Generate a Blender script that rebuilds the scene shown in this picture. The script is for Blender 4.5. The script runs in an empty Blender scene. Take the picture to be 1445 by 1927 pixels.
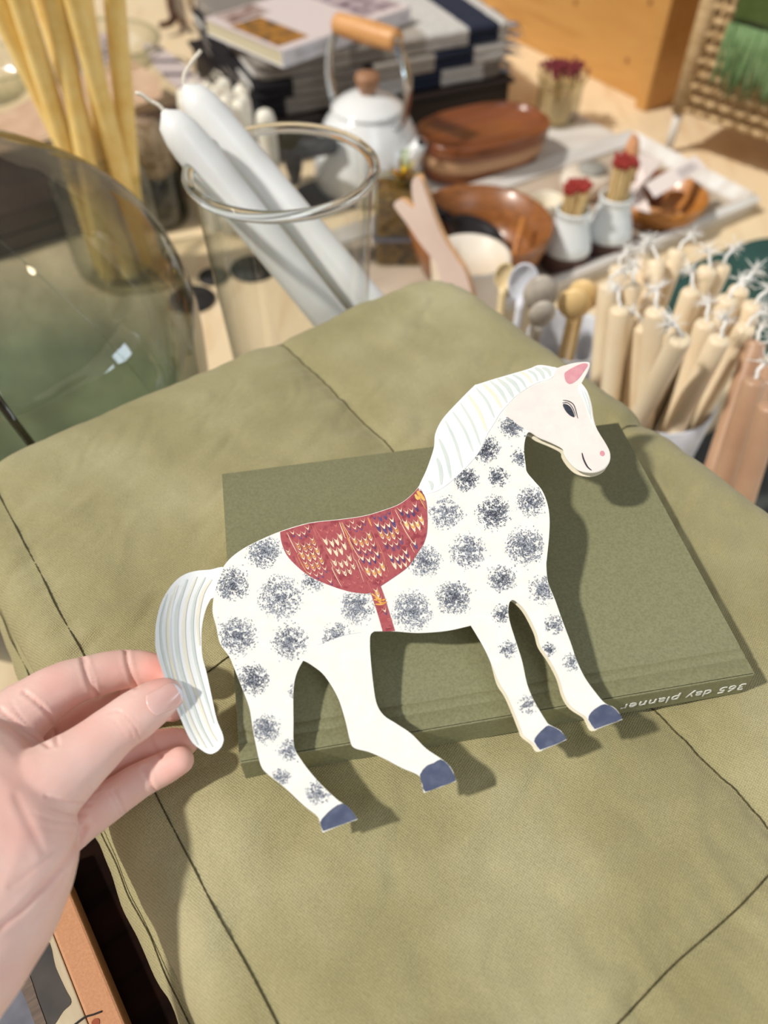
import bpy, bmesh, math, random
import numpy as np
from mathutils import Vector, Matrix, noise
from mathutils.geometry import tessellate_polygon
random.seed(7)
sc = bpy.context.scene
COL = sc.collection

# ---------------------------------------------------------------- camera
FPX, CX, CY, CAMZ = 1450.0, 722.5, 963.5, 0.55
PITCH = math.radians(50)
cam_d = bpy.data.cameras.new('camera')
cam = bpy.data.objects.new('camera', cam_d); COL.objects.link(cam)
cam.location = (0, 0, CAMZ)
cam.rotation_euler = (math.pi / 2 - PITCH, 0, 0)
cam_d.sensor_fit = 'VERTICAL'; cam_d.sensor_height = 36.0; cam_d.sensor_width = 27.0
cam_d.lens = FPX / 1927 * 36.0
cam_d.clip_start = 0.01; cam_d.clip_end = 50
cam_d.dof.use_dof = True
cam_d.dof.focus_distance = 0.285
cam_d.dof.aperture_fstop = 7.0
cam_d.dof.aperture_blades = 0
sc.camera = cam
# ---------------------------------------------------------------- exposure
sc.view_settings.view_transform = 'Standard'
sc.view_settings.look = 'None'
sc.view_settings.gamma = 1.0
sc.view_settings.use_curve_mapping = False
sc.view_settings.exposure = 0.0
# ---------------------------------------------------------------- world: the shop around the table
W = bpy.data.worlds.new('shop_ambience'); sc.world = W; W.use_nodes = True
wn, wl = W.node_tree.nodes, W.node_tree.links
bg = wn['Background']
tcw = wn.new('ShaderNodeTexCoord'); sep = wn.new('ShaderNodeSeparateXYZ')
rmp = wn.new('ShaderNodeValToRGB')
wl.new(tcw.outputs['Generated'], sep.inputs[0]); wl.new(sep.outputs['Z'], rmp.inputs[0])
rmp.color_ramp.elements[0].position = 0.0; rmp.color_ramp.elements[0].color = (0.45, 0.38, 0.30, 1)
rmp.color_ramp.elements[1].position = 0.9; rmp.color_ramp.elements[1].color = (0.92, 0.95, 1.0, 1)
wl.new(rmp.outputs[0], bg.inputs[0]); bg.inputs[1].default_value = 0.25
# ---------------------------------------------------------------- lights
def sun_dir(v):
    return Vector(v).to_track_quat('-Z', 'Y').to_euler()
sd = bpy.data.lights.new('sun', 'SUN'); sd.energy = 3.05; sd.angle = math.radians(3.0); sd.color = (1.0, 0.95, 0.87)
so = bpy.data.objects.new('sun', sd); COL.objects.link(so); so.rotation_euler = sun_dir((0.80, 0.30, -1.0))
def area(name, loc, target, sx, sy, e, col):
    d = bpy.data.lights.new(name, 'AREA'); d.shape = 'RECTANGLE'; d.size = sx; d.size_y = sy; d.energy = e; d.color = col
    o = bpy.data.objects.new(name, d); COL.objects.link(o); o.location = loc
    o.rotation_euler = sun_dir(Vector(target) - Vector(loc)); return o
area('window_light', (0.9, -1.6, 2.0), (0, 0.4, 0.1), 1.1, 1.4, 15, (0.85, 0.93, 1.0))
area('side_window_light', (-2.6, 0.9, 1.6), (0, 0.8, 0.1), 1.2, 1.2, 7, (0.92, 0.96, 1.0))
area('right_window_light', (3.2, 0.62, 0.66), (0, 0.4, 0.3), 0.55, 0.6, 9, (0.72, 0.86, 1.0))
area('right_window_light', (3.2, -0.30, 0.50), (0, 0.4, 0.3), 0.95, 0.5, 12, (0.72, 0.86, 1.0))
for i, p in enumerate([(-0.9, 1.3, 2.2), (0.1, 2.3, 2.3), (0.9, 1.0, 2.2), (-0.3, 0.2, 2.4)]):
    d = bpy.data.lights.new('ceiling_spot', 'POINT'); d.energy = 1.5; d.shadow_soft_size = 0.04; d.color = (1.0, 0.82, 0.58)
    o = bpy.data.objects.new('ceiling_spot', d); COL.objects.link(o); o.location = p

# ---------------------------------------------------------------- projection of photo points onto real surfaces
cp, sp_ = math.cos(PITCH), math.sin(PITCH)
def ray(px, py):
    X = (px - CX) / FPX; Y = -(py - CY) / FPX
    return Vector((X, cp + Y * sp_, -sp_ + Y * cp))
def D(px, py, t): return Vector((0, 0, CAMZ)) + ray(px, py) * t
def G(px, py, z=0.0):
    r = ray(px, py); return Vector((0, 0, CAMZ)) + r * ((z - CAMZ) / r.z)
def pix(p):
    x, y, z = p[0], p[1], p[2] - CAMZ
    d = y * cp - z * sp_; u = y * sp_ + z * cp
    return CX + FPX * x / d, CY - FPX * u / d, d
def PL(px, py, p0, n):
    r = ray(px, py); c = Vector((0, 0, CAMZ)); return c + r * ((Vector(p0) - c).dot(n) / r.dot(n))

# ---------------------------------------------------------------- materials
MATS = {}
def lin(c):
    return tuple(((v / 255) / 12.92 if v / 255 <= 0.04045 else ((v / 255 + 0.055) / 1.055) ** 2.4) for v in c) + (1,)
def mat(name, c, c2=None, scale=40, rough=0.6, bump=0.0, bscale=300, metal=0, sss=0, stretch=None, detail=3, spec=0.5, c3=None, lo=0.35, hi=0.65, bdist=0.001, coat=0, sheen=0):
    if name in MATS: return MATS[name]
    m = bpy.data.materials.new(name); m.use_nodes = True; MATS[name] = m
    n, l = m.node_tree.nodes, m.node_tree.links; b = n['Principled BSDF']
    b.inputs['Roughness'].default_value = rough; b.inputs['Metallic'].default_value = metal
    b.inputs['Specular IOR Level'].default_value = spec
    if coat: b.inputs['Coat Weight'].default_value = coat; b.inputs['Coat Roughness'].default_value = 0.15
    if sheen: b.inputs['Sheen Weight'].default_value = sheen
    if sss:
        b.inputs['Subsurface Weight'].default_value = sss; b.inputs['Subsurface Radius'].default_value = (1, 0.35, 0.2)
        b.inputs['Subsurface Scale'].default_value = 0.004
    b.inputs['Base Color'].default_value = lin(c)
    tc = n.new('ShaderNodeTexCoord'); mp = n.new('ShaderNodeMapping'); l.new(tc.outputs['Object'], mp.inputs[0])
    if stretch: mp.inputs['Scale'].default_value = stretch
    if c2:
        t = n.new('ShaderNodeTexNoise'); t.inputs['Scale'].default_value = scale; t.inputs['Detail'].default_value = detail
        l.new(mp.outputs[0], t.inputs['Vector'])
        r = n.new('ShaderNodeValToRGB'); e = r.color_ramp.elements
        e[0].position = lo; e[1].position = hi; e[0].color = lin(c); e[1].color = lin(c2)
        if c3: k = e.new((lo + hi) / 2); k.color = lin(c3)
        l.new(t.outputs[0], r.inputs[0]); l.new(r.outputs[0], b.inputs['Base Color'])
    if bump:
        t2 = n.new('ShaderNodeTexNoise'); t2.inputs['Scale'].default_value = bscale; t2.inputs['Detail'].default_value = 3
        l.new(mp.outputs[0], t2.inputs['Vector'])
        bp = n.new('ShaderNodeBump'); bp.inputs['Strength'].default_value = bump; bp.inputs['Distance'].default_value = bdist
        l.new(t2.outputs[0], bp.inputs['Height']); l.new(bp.outputs[0], b.inputs['Normal'])
    return m
def weave(name, c, c2, period=0.0007, c3=None, big=14, strength=0.5, dist=0.0003, rough=0.85, axis_rot=0):
    if name in MATS: return MATS[name]
    m = mat(name, c, c2, scale=big, rough=rough, detail=6, c3=c3, spec=0.2, lo=0.3, hi=0.7, sheen=0.15)
    n, l = m.node_tree.nodes, m.node_tree.links; b = n['Principled BSDF']
    tc = n.new('ShaderNodeTexCoord'); mp = n.new('ShaderNodeMapping'); l.new(tc.outputs['Object'], mp.inputs[0])
    mp.inputs['Rotation'].default_value = (0, 0, axis_rot)
    hs = []
    for d in ('X', 'Y'):
        w = n.new('ShaderNodeTexWave'); w.wave_type = 'BANDS'; w.bands_direction = d
        w.inputs['Scale'].default_value = 0.314 / period; w.inputs['Distortion'].default_value = 2.2
        w.inputs['Detail Scale'].default_value = 1.5
        l.new(mp.outputs[0], w.inputs['Vector']); hs.append(w)
    a = n.new('ShaderNodeMath'); a.operation = 'MULTIPLY'; l.new(hs[0].outputs['Fac'], a.inputs[0]); l.new(hs[1].outputs['Fac'], a.inputs[1])
    fn = n.new('ShaderNodeTexNoise'); fn.inputs['Scale'].default_value = 1.2 / period; fn.inputs['Detail'].default_value = 2
    l.new(mp.outputs[0], fn.inputs['Vector'])
    ad = n.new('ShaderNodeMath'); ad.operation = 'ADD'; l.new(a.outputs[0], ad.inputs[0]); l.new(fn.outputs[0], ad.inputs[1])
    bp = n.new('ShaderNodeBump'); bp.inputs['Strength'].default_value = strength; bp.inputs['Distance'].default_value = dist
    l.new(ad.outputs[0], bp.inputs['Height']); l.new(bp.outputs[0], b.inputs['Normal'])
    mx = n.new('ShaderNodeMix'); mx.data_type = 'RGBA'; mx.blend_type = 'MULTIPLY'; mx.inputs[0].default_value = 1
    rr = n.new('ShaderNodeMapRange'); rr.inputs['From Min'].default_value = 0.3; rr.inputs['From Max'].default_value = 1.3
    rr.inputs['To Min'].default_value = 0.70; rr.inputs['To Max'].default_value = 1.22
    l.new(ad.outputs[0], rr.inputs[0])
    src = b.inputs['Base Color'].links[0].from_socket
    l.new(src, mx.inputs[6]); l.new(rr.outputs[0], mx.inputs[7]); l.new(mx.outputs[2], b.inputs['Base Color'])
    return m
def stripes(name, stops, period, axis='X', rough=0.9, soft=False, bump=0.4, bscale=900, mix=None):
    """repeating stripes: stops = [(0..1, colour)]"""
    if name in MATS: return MATS[name]
    m = bpy.data.materials.new(name); m.use_nodes = True; MATS[name] = m
    n, l = m.node_tree.nodes, m.node_tree.links; b = n['Principled BSDF']; b.inputs['Roughness'].default_value = rough
    b.inputs['Specular IOR Level'].default_value = 0.2
    tc = n.new('ShaderNodeTexCoord'); s = n.new('ShaderNodeSeparateXYZ'); l.new(tc.outputs['Object'], s.inputs[0])
    d = n.new('ShaderNodeMath'); d.operation = 'DIVIDE'; d.inputs[1].default_value = period; l.new(s.outputs[axis], d.inputs[0])
    f = n.new('ShaderNodeMath'); f.operation = 'FRACT'; l.new(d.outputs[0], f.inputs[0])
    r = n.new('ShaderNodeValToRGB'); r.color_ramp.interpolation = 'LINEAR' if soft else 'CONSTANT'
    e = r.color_ramp.elements
    while len(e) > 1: e.remove(e[0])
    e[0].position = stops[0][0]; e[0].color = lin(stops[0][1])
    for p, c in stops[1:]: k = e.new(p); k.color = lin(c)
    l.new(f.outputs[0], r.inputs[0])
    t = n.new('ShaderNodeTexNoise'); t.inputs['Scale'].default_value = bscale; l.new(tc.outputs['Object'], t.inputs['Vector'])
    mr = n.new('ShaderNodeMapRange'); mr.inputs['To Min'].default_value = 0.6; mr.inputs['To Max'].default_value = 1.35; l.new(t.outputs[0], mr.inputs[0])
    mx = n.new('ShaderNodeMix'); mx.data_type = 'RGBA'; mx.blend_type = 'MULTIPLY'; mx.inputs[0].default_value = 1
    l.new(r.outputs[0], mx.inputs[6]); l.new(mr.outputs[0], mx.inputs[7]); l.new(mx.outputs[2], b.inputs['Base Color'])
    bp = n.new('ShaderNodeBump'); bp.inputs['Strength'].default_value = bump; bp.inputs['Distance'].default_value = 0.001
    l.new(t.outputs[0], bp.inputs['Height']); l.new(bp.outputs[0], b.inputs['Normal'])
    return m
def wood(name, c, c2, rough=0.45, scale=6, stretch=(1, 14, 14), coat=0.0, bump=0.15):
    return mat(name, c, c2, scale=scale, rough=rough, stretch=stretch, detail=6, bump=bump, bscale=scale * 3, coat=coat, lo=0.3, hi=0.7)
def thin_glass(name, tint=(0.95, 0.97, 0.95), edge=(0.55, 0.6, 0.55), rough=0.02, smudge=None, ior=1.45, foot=None):
    """blown glass wall: see-through face on, tinted and mirror-like towards the edge"""
    if name in MATS: return MATS[name]
    m = bpy.data.materials.new(name); m.use_nodes = True; MATS[name] = m
    n, l = m.node_tree.nodes, m.node_tree.links; n.remove(n['Principled BSDF']); out = n['Material Output']
    tr = n.new('ShaderNodeBsdfTransparent'); gl = n.new('ShaderNodeBsdfGlossy'); gl.inputs['Roughness'].default_value = rough
    lw = n.new('ShaderNodeLayerWeight'); lw.inputs[0].default_value = 0.35
    cr = n.new('ShaderNodeValToRGB'); cr.color_ramp.elements[0].color = tint + (1,); cr.color_ramp.elements[1].color = edge + (1,)
    cr.color_ramp.elements[0].position = 0.25; cr.color_ramp.elements[1].position = 0.95
    l.new(lw.outputs['Facing'], cr.inputs[0])
    if smudge:
        tc = n.new('ShaderNodeTexCoord'); t = n.new('ShaderNodeTexNoise'); t.inputs['Scale'].default_value = smudge[0]; t.inputs['Detail'].default_value = 5
        l.new(tc.outputs['Object'], t.inputs['Vector'])
        mr = n.new('ShaderNodeMapRange'); mr.inputs['From Min'].default_value = 0.35; mr.inputs['From Max'].default_value = 0.7; mr.inputs['To Min'].default_value = 1; mr.inputs['To Max'].default_value = smudge[1]
        l.new(t.outputs[0], mr.inputs[0])
        mx = n.new('ShaderNodeMix'); mx.data_type = 'RGBA'; mx.blend_type = 'MULTIPLY'; mx.inputs[0].default_value = 1
        l.new(cr.outputs[0], mx.inputs[6]); l.new(mr.outputs[0], mx.inputs[7]); l.new(mx.outputs[2], tr.inputs[0])
        if foot:  # multiplies the tint low down, a reflection put into the colour
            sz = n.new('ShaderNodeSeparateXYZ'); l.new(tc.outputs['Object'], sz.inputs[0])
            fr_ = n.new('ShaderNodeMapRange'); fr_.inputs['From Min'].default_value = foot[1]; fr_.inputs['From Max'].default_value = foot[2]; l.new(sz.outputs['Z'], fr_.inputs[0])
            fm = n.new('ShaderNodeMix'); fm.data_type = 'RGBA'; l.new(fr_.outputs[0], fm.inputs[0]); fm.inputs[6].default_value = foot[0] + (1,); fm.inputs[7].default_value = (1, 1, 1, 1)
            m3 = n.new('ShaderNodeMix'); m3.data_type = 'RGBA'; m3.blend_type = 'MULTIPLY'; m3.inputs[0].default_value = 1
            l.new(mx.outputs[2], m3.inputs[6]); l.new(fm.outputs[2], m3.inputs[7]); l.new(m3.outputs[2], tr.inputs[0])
        bp = n.new('ShaderNodeBump'); bp.inputs['Strength'].default_value = 0.25; bp.inputs['Distance'].default_value = 0.004
        t3 = n.new('ShaderNodeTexNoise'); t3.inputs['Scale'].default_value = 18; t3.inputs['Detail'].default_value = 2
        l.new(tc.outputs['Object'], t3.inputs['Vector'])
        l.new(t3.outputs[0], bp.inputs['Height']); l.new(bp.outputs[0], gl.inputs['Normal'])
    else:
        l.new(cr.outputs[0], tr.inputs[0])
    pw = n.new('ShaderNodeMath'); pw.operation = 'POWER'; pw.inputs[1].default_value = 3.5
    lw2 = n.new('ShaderNodeLayerWeight'); lw2.inputs[0].default_value = 0.5
    l.new(lw2.outputs['Facing'], pw.inputs[0])
    ml = n.new('ShaderNodeMath'); ml.operation = 'MULTIPLY_ADD'; ml.inputs[1].default_value = 0.55; ml.inputs[2].default_value = 0.085; ml.use_clamp = True
    l.new(pw.outputs[0], ml.inputs[0])
    ms = n.new('ShaderNodeMixShader'); l.new(ml.outputs[0], ms.inputs[0]); l.new(tr.outputs[0], ms.inputs[1]); l.new(gl.outputs[0], ms.inputs[2])
    l.new(ms.outputs[0], out.inputs[0])
    return m
def solid_glass(name, c=(0.93, 0.97, 0.94), rough=0.0, ior=1.45):
    if name in MATS: return MATS[name]
    m = bpy.data.materials.new(name); m.use_nodes = True; MATS[name] = m
    b = m.node_tree.nodes['Principled BSDF']; b.inputs['Transmission Weight'].default_value = 1
    b.inputs['Base Color'].default_value = c + (1,); b.inputs['Roughness'].default_value = rough; b.inputs['IOR'].default_value = ior
    return m

# ---------------------------------------------------------------- object helpers
def tag(o, label=None, cat=None, group=None, kind=None):
    if label: o['label'] = label
    if cat: o['category'] = cat
    if group: o['group'] = group
    if kind: o['kind'] = kind
    return o
def empty(name, loc=(0, 0, 0), rz=0, label=None, cat=None, group=None):
    o = bpy.data.objects.new(name, None); COL.objects.link(o); o.location = loc; o.rotation_euler = (0, 0, rz)
    o.empty_display_size = 0.02
    return tag(o, label, cat, group)
def obj(name, bm, m, parent=None, smooth=True, world=False, angle=None):
    """link bm as one object. world=True: bm is in world coordinates and is re-centred on its base / its parent"""
    me = bpy.data.meshes.new(name); bm.normal_update(); bm.to_mesh(me); bm.free()
    o = bpy.data.objects.new(name, me); COL.objects.link(o)
    for mm in (m if isinstance(m, (list, tuple)) else [m]): me.materials.append(mm)
    if smooth:
        me.polygons.foreach_set('use_smooth', [True] * len(me.polygons))
        if angle is not None: me.set_sharp_from_angle(angle=math.radians(angle))
    if parent: o.parent = parent
    if world:
        if parent:
            M = Matrix.LocRotScale(parent.location, parent.rotation_euler, parent.scale)
            if parent.parent:
                pp = parent.parent
                M = Matrix.LocRotScale(pp.location, pp.rotation_euler, pp.scale) @ M
            me.transform(M.inverted())
        else:
            n = len(me.vertices); co = np.empty(n * 3); me.vertices.foreach_get('co', co); co = co.reshape(-1, 3)
            c = Vector(((co[:, 0].min() + co[:, 0].max()) / 2, (co[:, 1].min() + co[:, 1].max()) / 2, co[:, 2].min()))
            me.transform(Matrix.Translation(-c)); o.location = c
    return o
def copy_tree(o, parent=None):
    c = o.copy(); COL.objects.link(c)
    if parent: c.parent = parent
    for ch in [x for x in o.children]:
        copy_tree(ch, c)
    return c
def aim(o, p0, p1, spin=0):
    d = (Vector(p1) - Vector(p0))
    o.location = p0; o.rotation_mode = 'QUATERNION'
    from mathutils import Quaternion
    o.rotation_quaternion = Vector((0, 0, 1)).rotation_difference(d.normalized()) @ Quaternion((0, 0, 1), spin)
    return d.length
def pack(centre, tops, ts, spots, r, zf, zr, rin, iters=6000, seed=1):
    """find feet in a pot for leaning candles so that none cuts through another"""
    R = random.Random(seed); n = len(tops); f = list(range(len(spots))); t = list(ts); S = np.array(spots)
    rays = [ray(*p) for p in tops]; lv = np.linspace(0, 1, 12)
    def build(f, t):
        T = np.array([[v.x * q, v.y * q, CAMZ + v.z * q] for v, q in zip(rays, t)])
        F = np.c_[S[f[:n]] + np.array([centre[0], centre[1]]), np.full(n, zf)]
        return F, T
    def cost(f, t):
        F, T = build(f, t); P = F[:, None] + (T - F)[:, None] * lv[None, :, None]
        zs = np.linspace(zf, T[:, 2].min(), 12); k = (zs[None] - zf) / (T[:, 2:3] - zf)
        X = F[:, None, :2] + (T - F)[:, None, :2] * k[..., None]
        D_ = np.linalg.norm(X[:, None] - X[None], axis=-1) + np.eye(n)[..., None]
        c = np.maximum(0, 2 * r * 1.05 - D_).sum()
        ins = zs < zr; q = np.linalg.norm(X - np.array([centre[0], centre[1]]), axis=-1)
        return c + 2 * (np.maximum(0, q + r - rin)[:, ins]).sum() + 0.02 * sum(abs(a - b) for a, b in zip(t, ts))
    best = cost(f, t)
    for it in range(iters):
        f2, t2 = list(f), list(t)
        if R.random() < .5: a, b = R.randrange(n), R.randrange(len(spots)); f2[a], f2[b] = f2[b], f2[a]
        else: a = R.randrange(n); t2[a] = max(ts[a] * .93, min(ts[a] * 1.07, t2[a] + R.gauss(0, .012)))
        c = cost(f2, t2)
        if c <= best or R.random() < math.exp(-(c - best) / (.006 * (1 - it / iters) + 1e-5)): f, t, best = f2, t2, c
    F, T = build(f, t); return [Vector(v) for v in F], [Vector(v) for v in T]
# ---- shapes
def NB(): return bmesh.new()
def lathe(bm, prof, seg=48, c=(0, 0, 0), mi=0, rfun=None):
    rings = []
    for r, z in prof:
        if r <= 1e-6: rings.append([bm.verts.new((c[0], c[1], c[2] + z))])
        else:
            ring = []
            for i in range(seg):
                a = 2 * math.pi * i / seg; rr = r * (rfun(a, z) if rfun else 1)
                ring.append(bm.verts.new((c[0] + rr * math.cos(a), c[1] + rr * math.sin(a), c[2] + z)))
            rings.append(ring)
    for A, B in zip(rings, rings[1:]):
        if len(A) == 1 and len(B) == 1: continue
        for i in range(seg):
            j = (i + 1) % seg
            if len(A) == 1: f = bm.faces.new((A[0], B[j], B[i]))
            elif len(B) == 1: f = bm.faces.new((A[i], A[j], B[0]))
            else: f = bm.faces.new((A[i], A[j], B[j], B[i]))
            f.material_index = mi
    return bm
def catmull(pts, n=6, closed=False):
    out = []; N = len(pts); P = [np.array(p, float) for p in pts]
    rng = range(N) if closed else range(N - 1)
    for i in rng:
        if closed: a, b, c, d = P[i - 1], P[i], P[(i + 1) % N], P[(i + 2) % N]
        else: a, b, c, d = P[max(i - 1, 0)], P[i], P[i + 1], P[min(i + 2, N - 1)]
        for k in range(n):
            t = k / n
            out.append(0.5 * ((2 * b) + (-a + c) * t + (2 * a - 5 * b + 4 * c - d) * t * t + (-a + 3 * b - 3 * c + d) * t ** 3))
    if not closed: out.append(P[-1])
    return out
def tube(bm, pts, r, seg=8, mi=0, cap=True, flat=1.0, closed=False):
    pts = [Vector(p) for p in pts]; n = len(pts)
    rs = r if isinstance(r, (list, tuple)) else [r] * n
    rings = []; up = Vector((0, 0, 1))
    t0 = (pts[1] - pts[0]).normalized()
    nrm = t0.cross(up)
    if nrm.length < 1e-4: nrm = t0.cross(Vector((1, 0, 0)))
    nrm.normalize()
    for i, p in enumerate(pts):
        if closed: t = (pts[(i + 1) % n] - pts[i - 1])
        else: t = (pts[min(i + 1, n - 1)] - pts[max(i - 1, 0)])
        if t.length < 1e-9: t = t0
        t = t.normalized(); nrm = (nrm - t * nrm.dot(t))
        if nrm.length < 1e-6: nrm = t.orthogonal()
        nrm.normalize(); b = t.cross(nrm)
        rings.append([bm.verts.new(p + (nrm * math.cos(2 * math.pi * k / seg) + b * math.sin(2 * math.pi * k / seg) * flat) * rs[i]) for k in range(seg)])
    prs = list(zip(rings, rings[1:])) + ([(rings[-1], rings[0])] if closed else [])
    for A, B in prs:
        for k in range(seg):
            f = bm.faces.new((A[k], A[(k + 1) % seg], B[(k + 1) % seg], B[k])); f.material_index = mi
    if cap and not closed:
        for R, rev in ((rings[0], True), (rings[-1], False)):
            f = bm.faces.new(R[::-1] if rev else R); f.material_index = mi
    return bm
def box(bm, c, s, rz=0, bev=0, mi=0, seg=2, M=None):
    t = bmesh.new(); bmesh.ops.create_cube(t, size=1)
    for v in t.verts: v.co = Vector((v.co.x * s[0], v.co.y * s[1], v.co.z * s[2]))
    if bev: bmesh.ops.bevel(t, geom=t.edges[:], offset=bev, segments=seg, affect='EDGES', profile=0.5)
    T = Matrix.Translation(c) @ Matrix.Rotation(rz, 4, 'Z')
    if M is not None: T = T @ M
    t.transform(T)
    for f in t.faces: f.material_index = mi
    me = bpy.data.meshes.new('t'); t.to_mesh(me); t.free(); bm.from_mesh(me); bpy.data.meshes.remove(me)
    return bm
def plate(bm, pts, th, mi=0, normal=None, side_mi=None):
    """solid plate: pts = 3D outline of the front face, thickness th along -normal"""
    pts = [Vector(p) for p in pts]
    nn = Vector((0, 0, 0))
    for i in range(len(pts)): nn += pts[i - 1].cross(pts[i])
    N = Vector(normal).normalized() if normal is not None else nn.normalized()
    if nn.dot(N) < 0: pts = pts[::-1]
    tris = tessellate_polygon([pts])
    A = [bm.verts.new(p) for p in pts]; B = [bm.verts.new(p - N * th) for p in pts]
    for t in tris:
        a, b, c = [pts[i] for i in t]
        if (b - a).cross(c - a).dot(N) < 0: t = t[::-1]
        try:
            f = bm.faces.new([A[i] for i in t]); f.material_index = mi
            f = bm.faces.new([B[i] for i in t[::-1]]); f.material_index = mi
        except ValueError: pass
    n = len(pts)
    for i in range(n):
        j = (i + 1) % n
        f = bm.faces.new((A[i], B[i], B[j], A[j])); f.material_index = mi if side_mi is None else side_mi
    return bm
def slab(bm, u0, v0, su, sv, z0, z1, r=None, du=0.004, hfun=None, rc=None, org=(0, 0), ang=0, wob=None):
    """soft rounded slab (folded cloth, cushion). local (u,v) plane rotated by ang about org"""
    T = z1 - z0; r = min(T / 2, su / 2, sv / 2) if r is None else r; rc = rc or r
    def axis(L, d):
        e = [r * (1 - math.cos(a)) for a in np.linspace(0, math.pi / 2, 8)]
        n = max(2, int((L - 2 * r) / d)); mid = list(np.linspace(r, L - r, n + 1))[1:-1]
        return [x for x in e] + mid + [L - x for x in e[::-1]]
    US, VS = axis(su, du), axis(sv, du)
    ca, sa = math.cos(ang), math.sin(ang)
    def sdf(u, v):
        cu, cv = min(max(u, rc), su - rc), min(max(v, rc), sv - rc)
        dx, dy = u - cu, v - cv; d = math.hypot(dx, dy)
        if d > rc: u, v = cu + dx / d * rc, cv + dy / d * rc; return 0.0, u, v
        if dx == 0 and dy == 0: return min(u, v, su - u, sv - v), u, v
        if dx and dy: return rc - d, u, v
        return min(u, v, su - u, sv - v), u, v
    top = []; bot = []
    for v in VS:
        rt, rb = [], []
        for u in US:
            e, uu, vv = sdf(u, v)
            k = math.sqrt(max(0, 1 - (1 - min(e / r, 1)) ** 2)) if e < r else 1.0
            zm = (z0 + z1) / 2
            h = hfun(uu + u0, vv + v0, e) if hfun else 0
            du_, dv_ = wob(uu + u0, vv + v0, e) if wob else (0, 0)
            U, V = uu + u0 + du_, vv + v0 + dv_
            x, y = org[0] + U * ca - V * sa, org[1] + U * sa + V * ca
            rt.append(bm.verts.new((x, y, zm + (T / 2) * k + h)))
            rb.append(bm.verts.new((x, y, zm - (T / 2) * k)))
        top.append(rt); bot.append(rb)
    nv, nu = len(VS), len(US)
    for j in range(nv - 1):
        for i in range(nu - 1):
            bm.faces.new((top[j][i], top[j][i + 1], top[j + 1][i + 1], top[j + 1][i]))
            bm.faces.new((bot[j][i], bot[j + 1][i], bot[j + 1][i + 1], bot[j][i + 1]))
    bmesh.ops.remove_doubles(bm, verts=bm.verts, dist=1e-6)
    bmesh.ops.recalc_face_normals(bm, faces=bm.faces)
    return bm
def pip(p, poly):
    x, y = p; ins = False; n = len(poly)
    for i in range(n):
        x1, y1 = poly[i][0], poly[i][1]; x2, y2 = poly[i - 1][0], poly[i - 1][1]
        if (y1 > y) != (y2 > y) and x < (x2 - x1) * (y - y1) / (y2 - y1) + x1: ins = not ins
    return ins
# ================================================================ SETTING
fl = obj('floor', box(NB(), (0, 1.0, -0.76), (7, 7, 0.02)), mat('floor_boards', (150, 130, 110), (120, 100, 82), scale=3, stretch=(1, 8, 1)), smooth=False, world=True)
tag(fl, kind='structure')
M_TABLE = mat('whitewashed_tabletop', (240, 214, 172), (222, 190, 146), scale=9, stretch=(5, 1, 1), rough=0.4, detail=8, c3=(240, 218, 182), lo=0.25, hi=0.8, bump=0.1, bscale=60)
tb = empty('display_table', (0, 1.0, -0.75), 0, 'large pale whitewashed table that carries the whole shop display', 'table')
obj('tabletop', box(NB(), (0, 1.05, -0.02), (2.6, 3.1, 0.04), bev=0.004), M_TABLE, tb, smooth=False, world=True)
for sx in (-1.2, 1.2):
    for sy in (-0.4, 2.5):
        obj('leg', box(NB(), (sx, sy, -0.395), (0.08, 0.08, 0.71), bev=0.004), M_TABLE, tb, smooth=False, world=True)

# ================================================================ QUILT
ZQ = 0.29
QA = Vector((-0.815, -0.58)); QB = Vector((0.58, -0.815)); QO = Vector((0.038, 0.424))
Q_ANG = math.atan2(QA.y, QA.x)          # local u along QA ; local v must be +90deg = (-QA.y,QA.x)=(0.58,-0.815)=QB
QL_A = [0.123, 0.285]; QL_B = [0.168, 0.338]
def q_height(u, v, e):
    h = 0.0
    for a in QL_A:
        d = abs(u - a - 0.0012 * noise.noise(Vector((v * 30, a * 9, 0)))); h -= 0.0028 * math.exp(-(d / 0.013) ** 2) + 0.0012 * math.exp(-(d / 0.0032) ** 2)
        h += 0.0011 * math.exp(-(d / 0.012) ** 2) * noise.noise(Vector((v * 190, u * 55, 1.3)))
    for b in QL_B:
        d = abs(v - b - 0.0012 * noise.noise(Vector((u * 30, b * 9, 0)))); h -= 0.0028 * math.exp(-(d / 0.013) ** 2) + 0.0012 * math.exp(-(d / 0.0032) ** 2)
        h += 0.0011 * math.exp(-(d / 0.012) ** 2) * noise.noise(Vector((u * 190, v * 55, 5.3)))
    ins = min(1, max(0, e) / 0.03)
    h += 0.0024 * noise.noise(Vector((u * 11, v * 14, 0.5))) * ins
    wr = noise.noise(Vector((u * 26 + v * 20, v * 70 - u * 30, 7.5)))
    h += 0.0032 * max(0, wr - 0.1) - 0.0010 * abs(noise.noise(Vector((u * 45 + 3 * wr, v * 22, 1.5))))
    h += 0.00045 * noise.noise(Vector((u * 120, v * 70, 2.5)))
    if e < 0.02:
        d = abs(e - 0.0065); h -= 0.0010 * math.exp(-(d / 0.0009) ** 2)
        h += 0.0006 * noise.noise(Vector((u * 110, v * 110, 9.1)))
    # hollow where the planner presses in
    return h
def q_wob(u, v, e):
    w = 0.0022 * noise.noise(Vector((u * 22, v * 22, 3.3)))
    w += 0.0008 * noise.noise(Vector((u * 90, v * 90, 4.4)))
    k = 1 - min(1, max(0, e) / 0.02)
    return (w * k, w * k)
M_QUILT = weave('olive_linen', (158, 149, 106), (190, 182, 142), period=0.00075, c3=(173, 164, 121), big=16, strength=0.75, dist=0.00025, axis_rot=Q_ANG)
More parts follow.
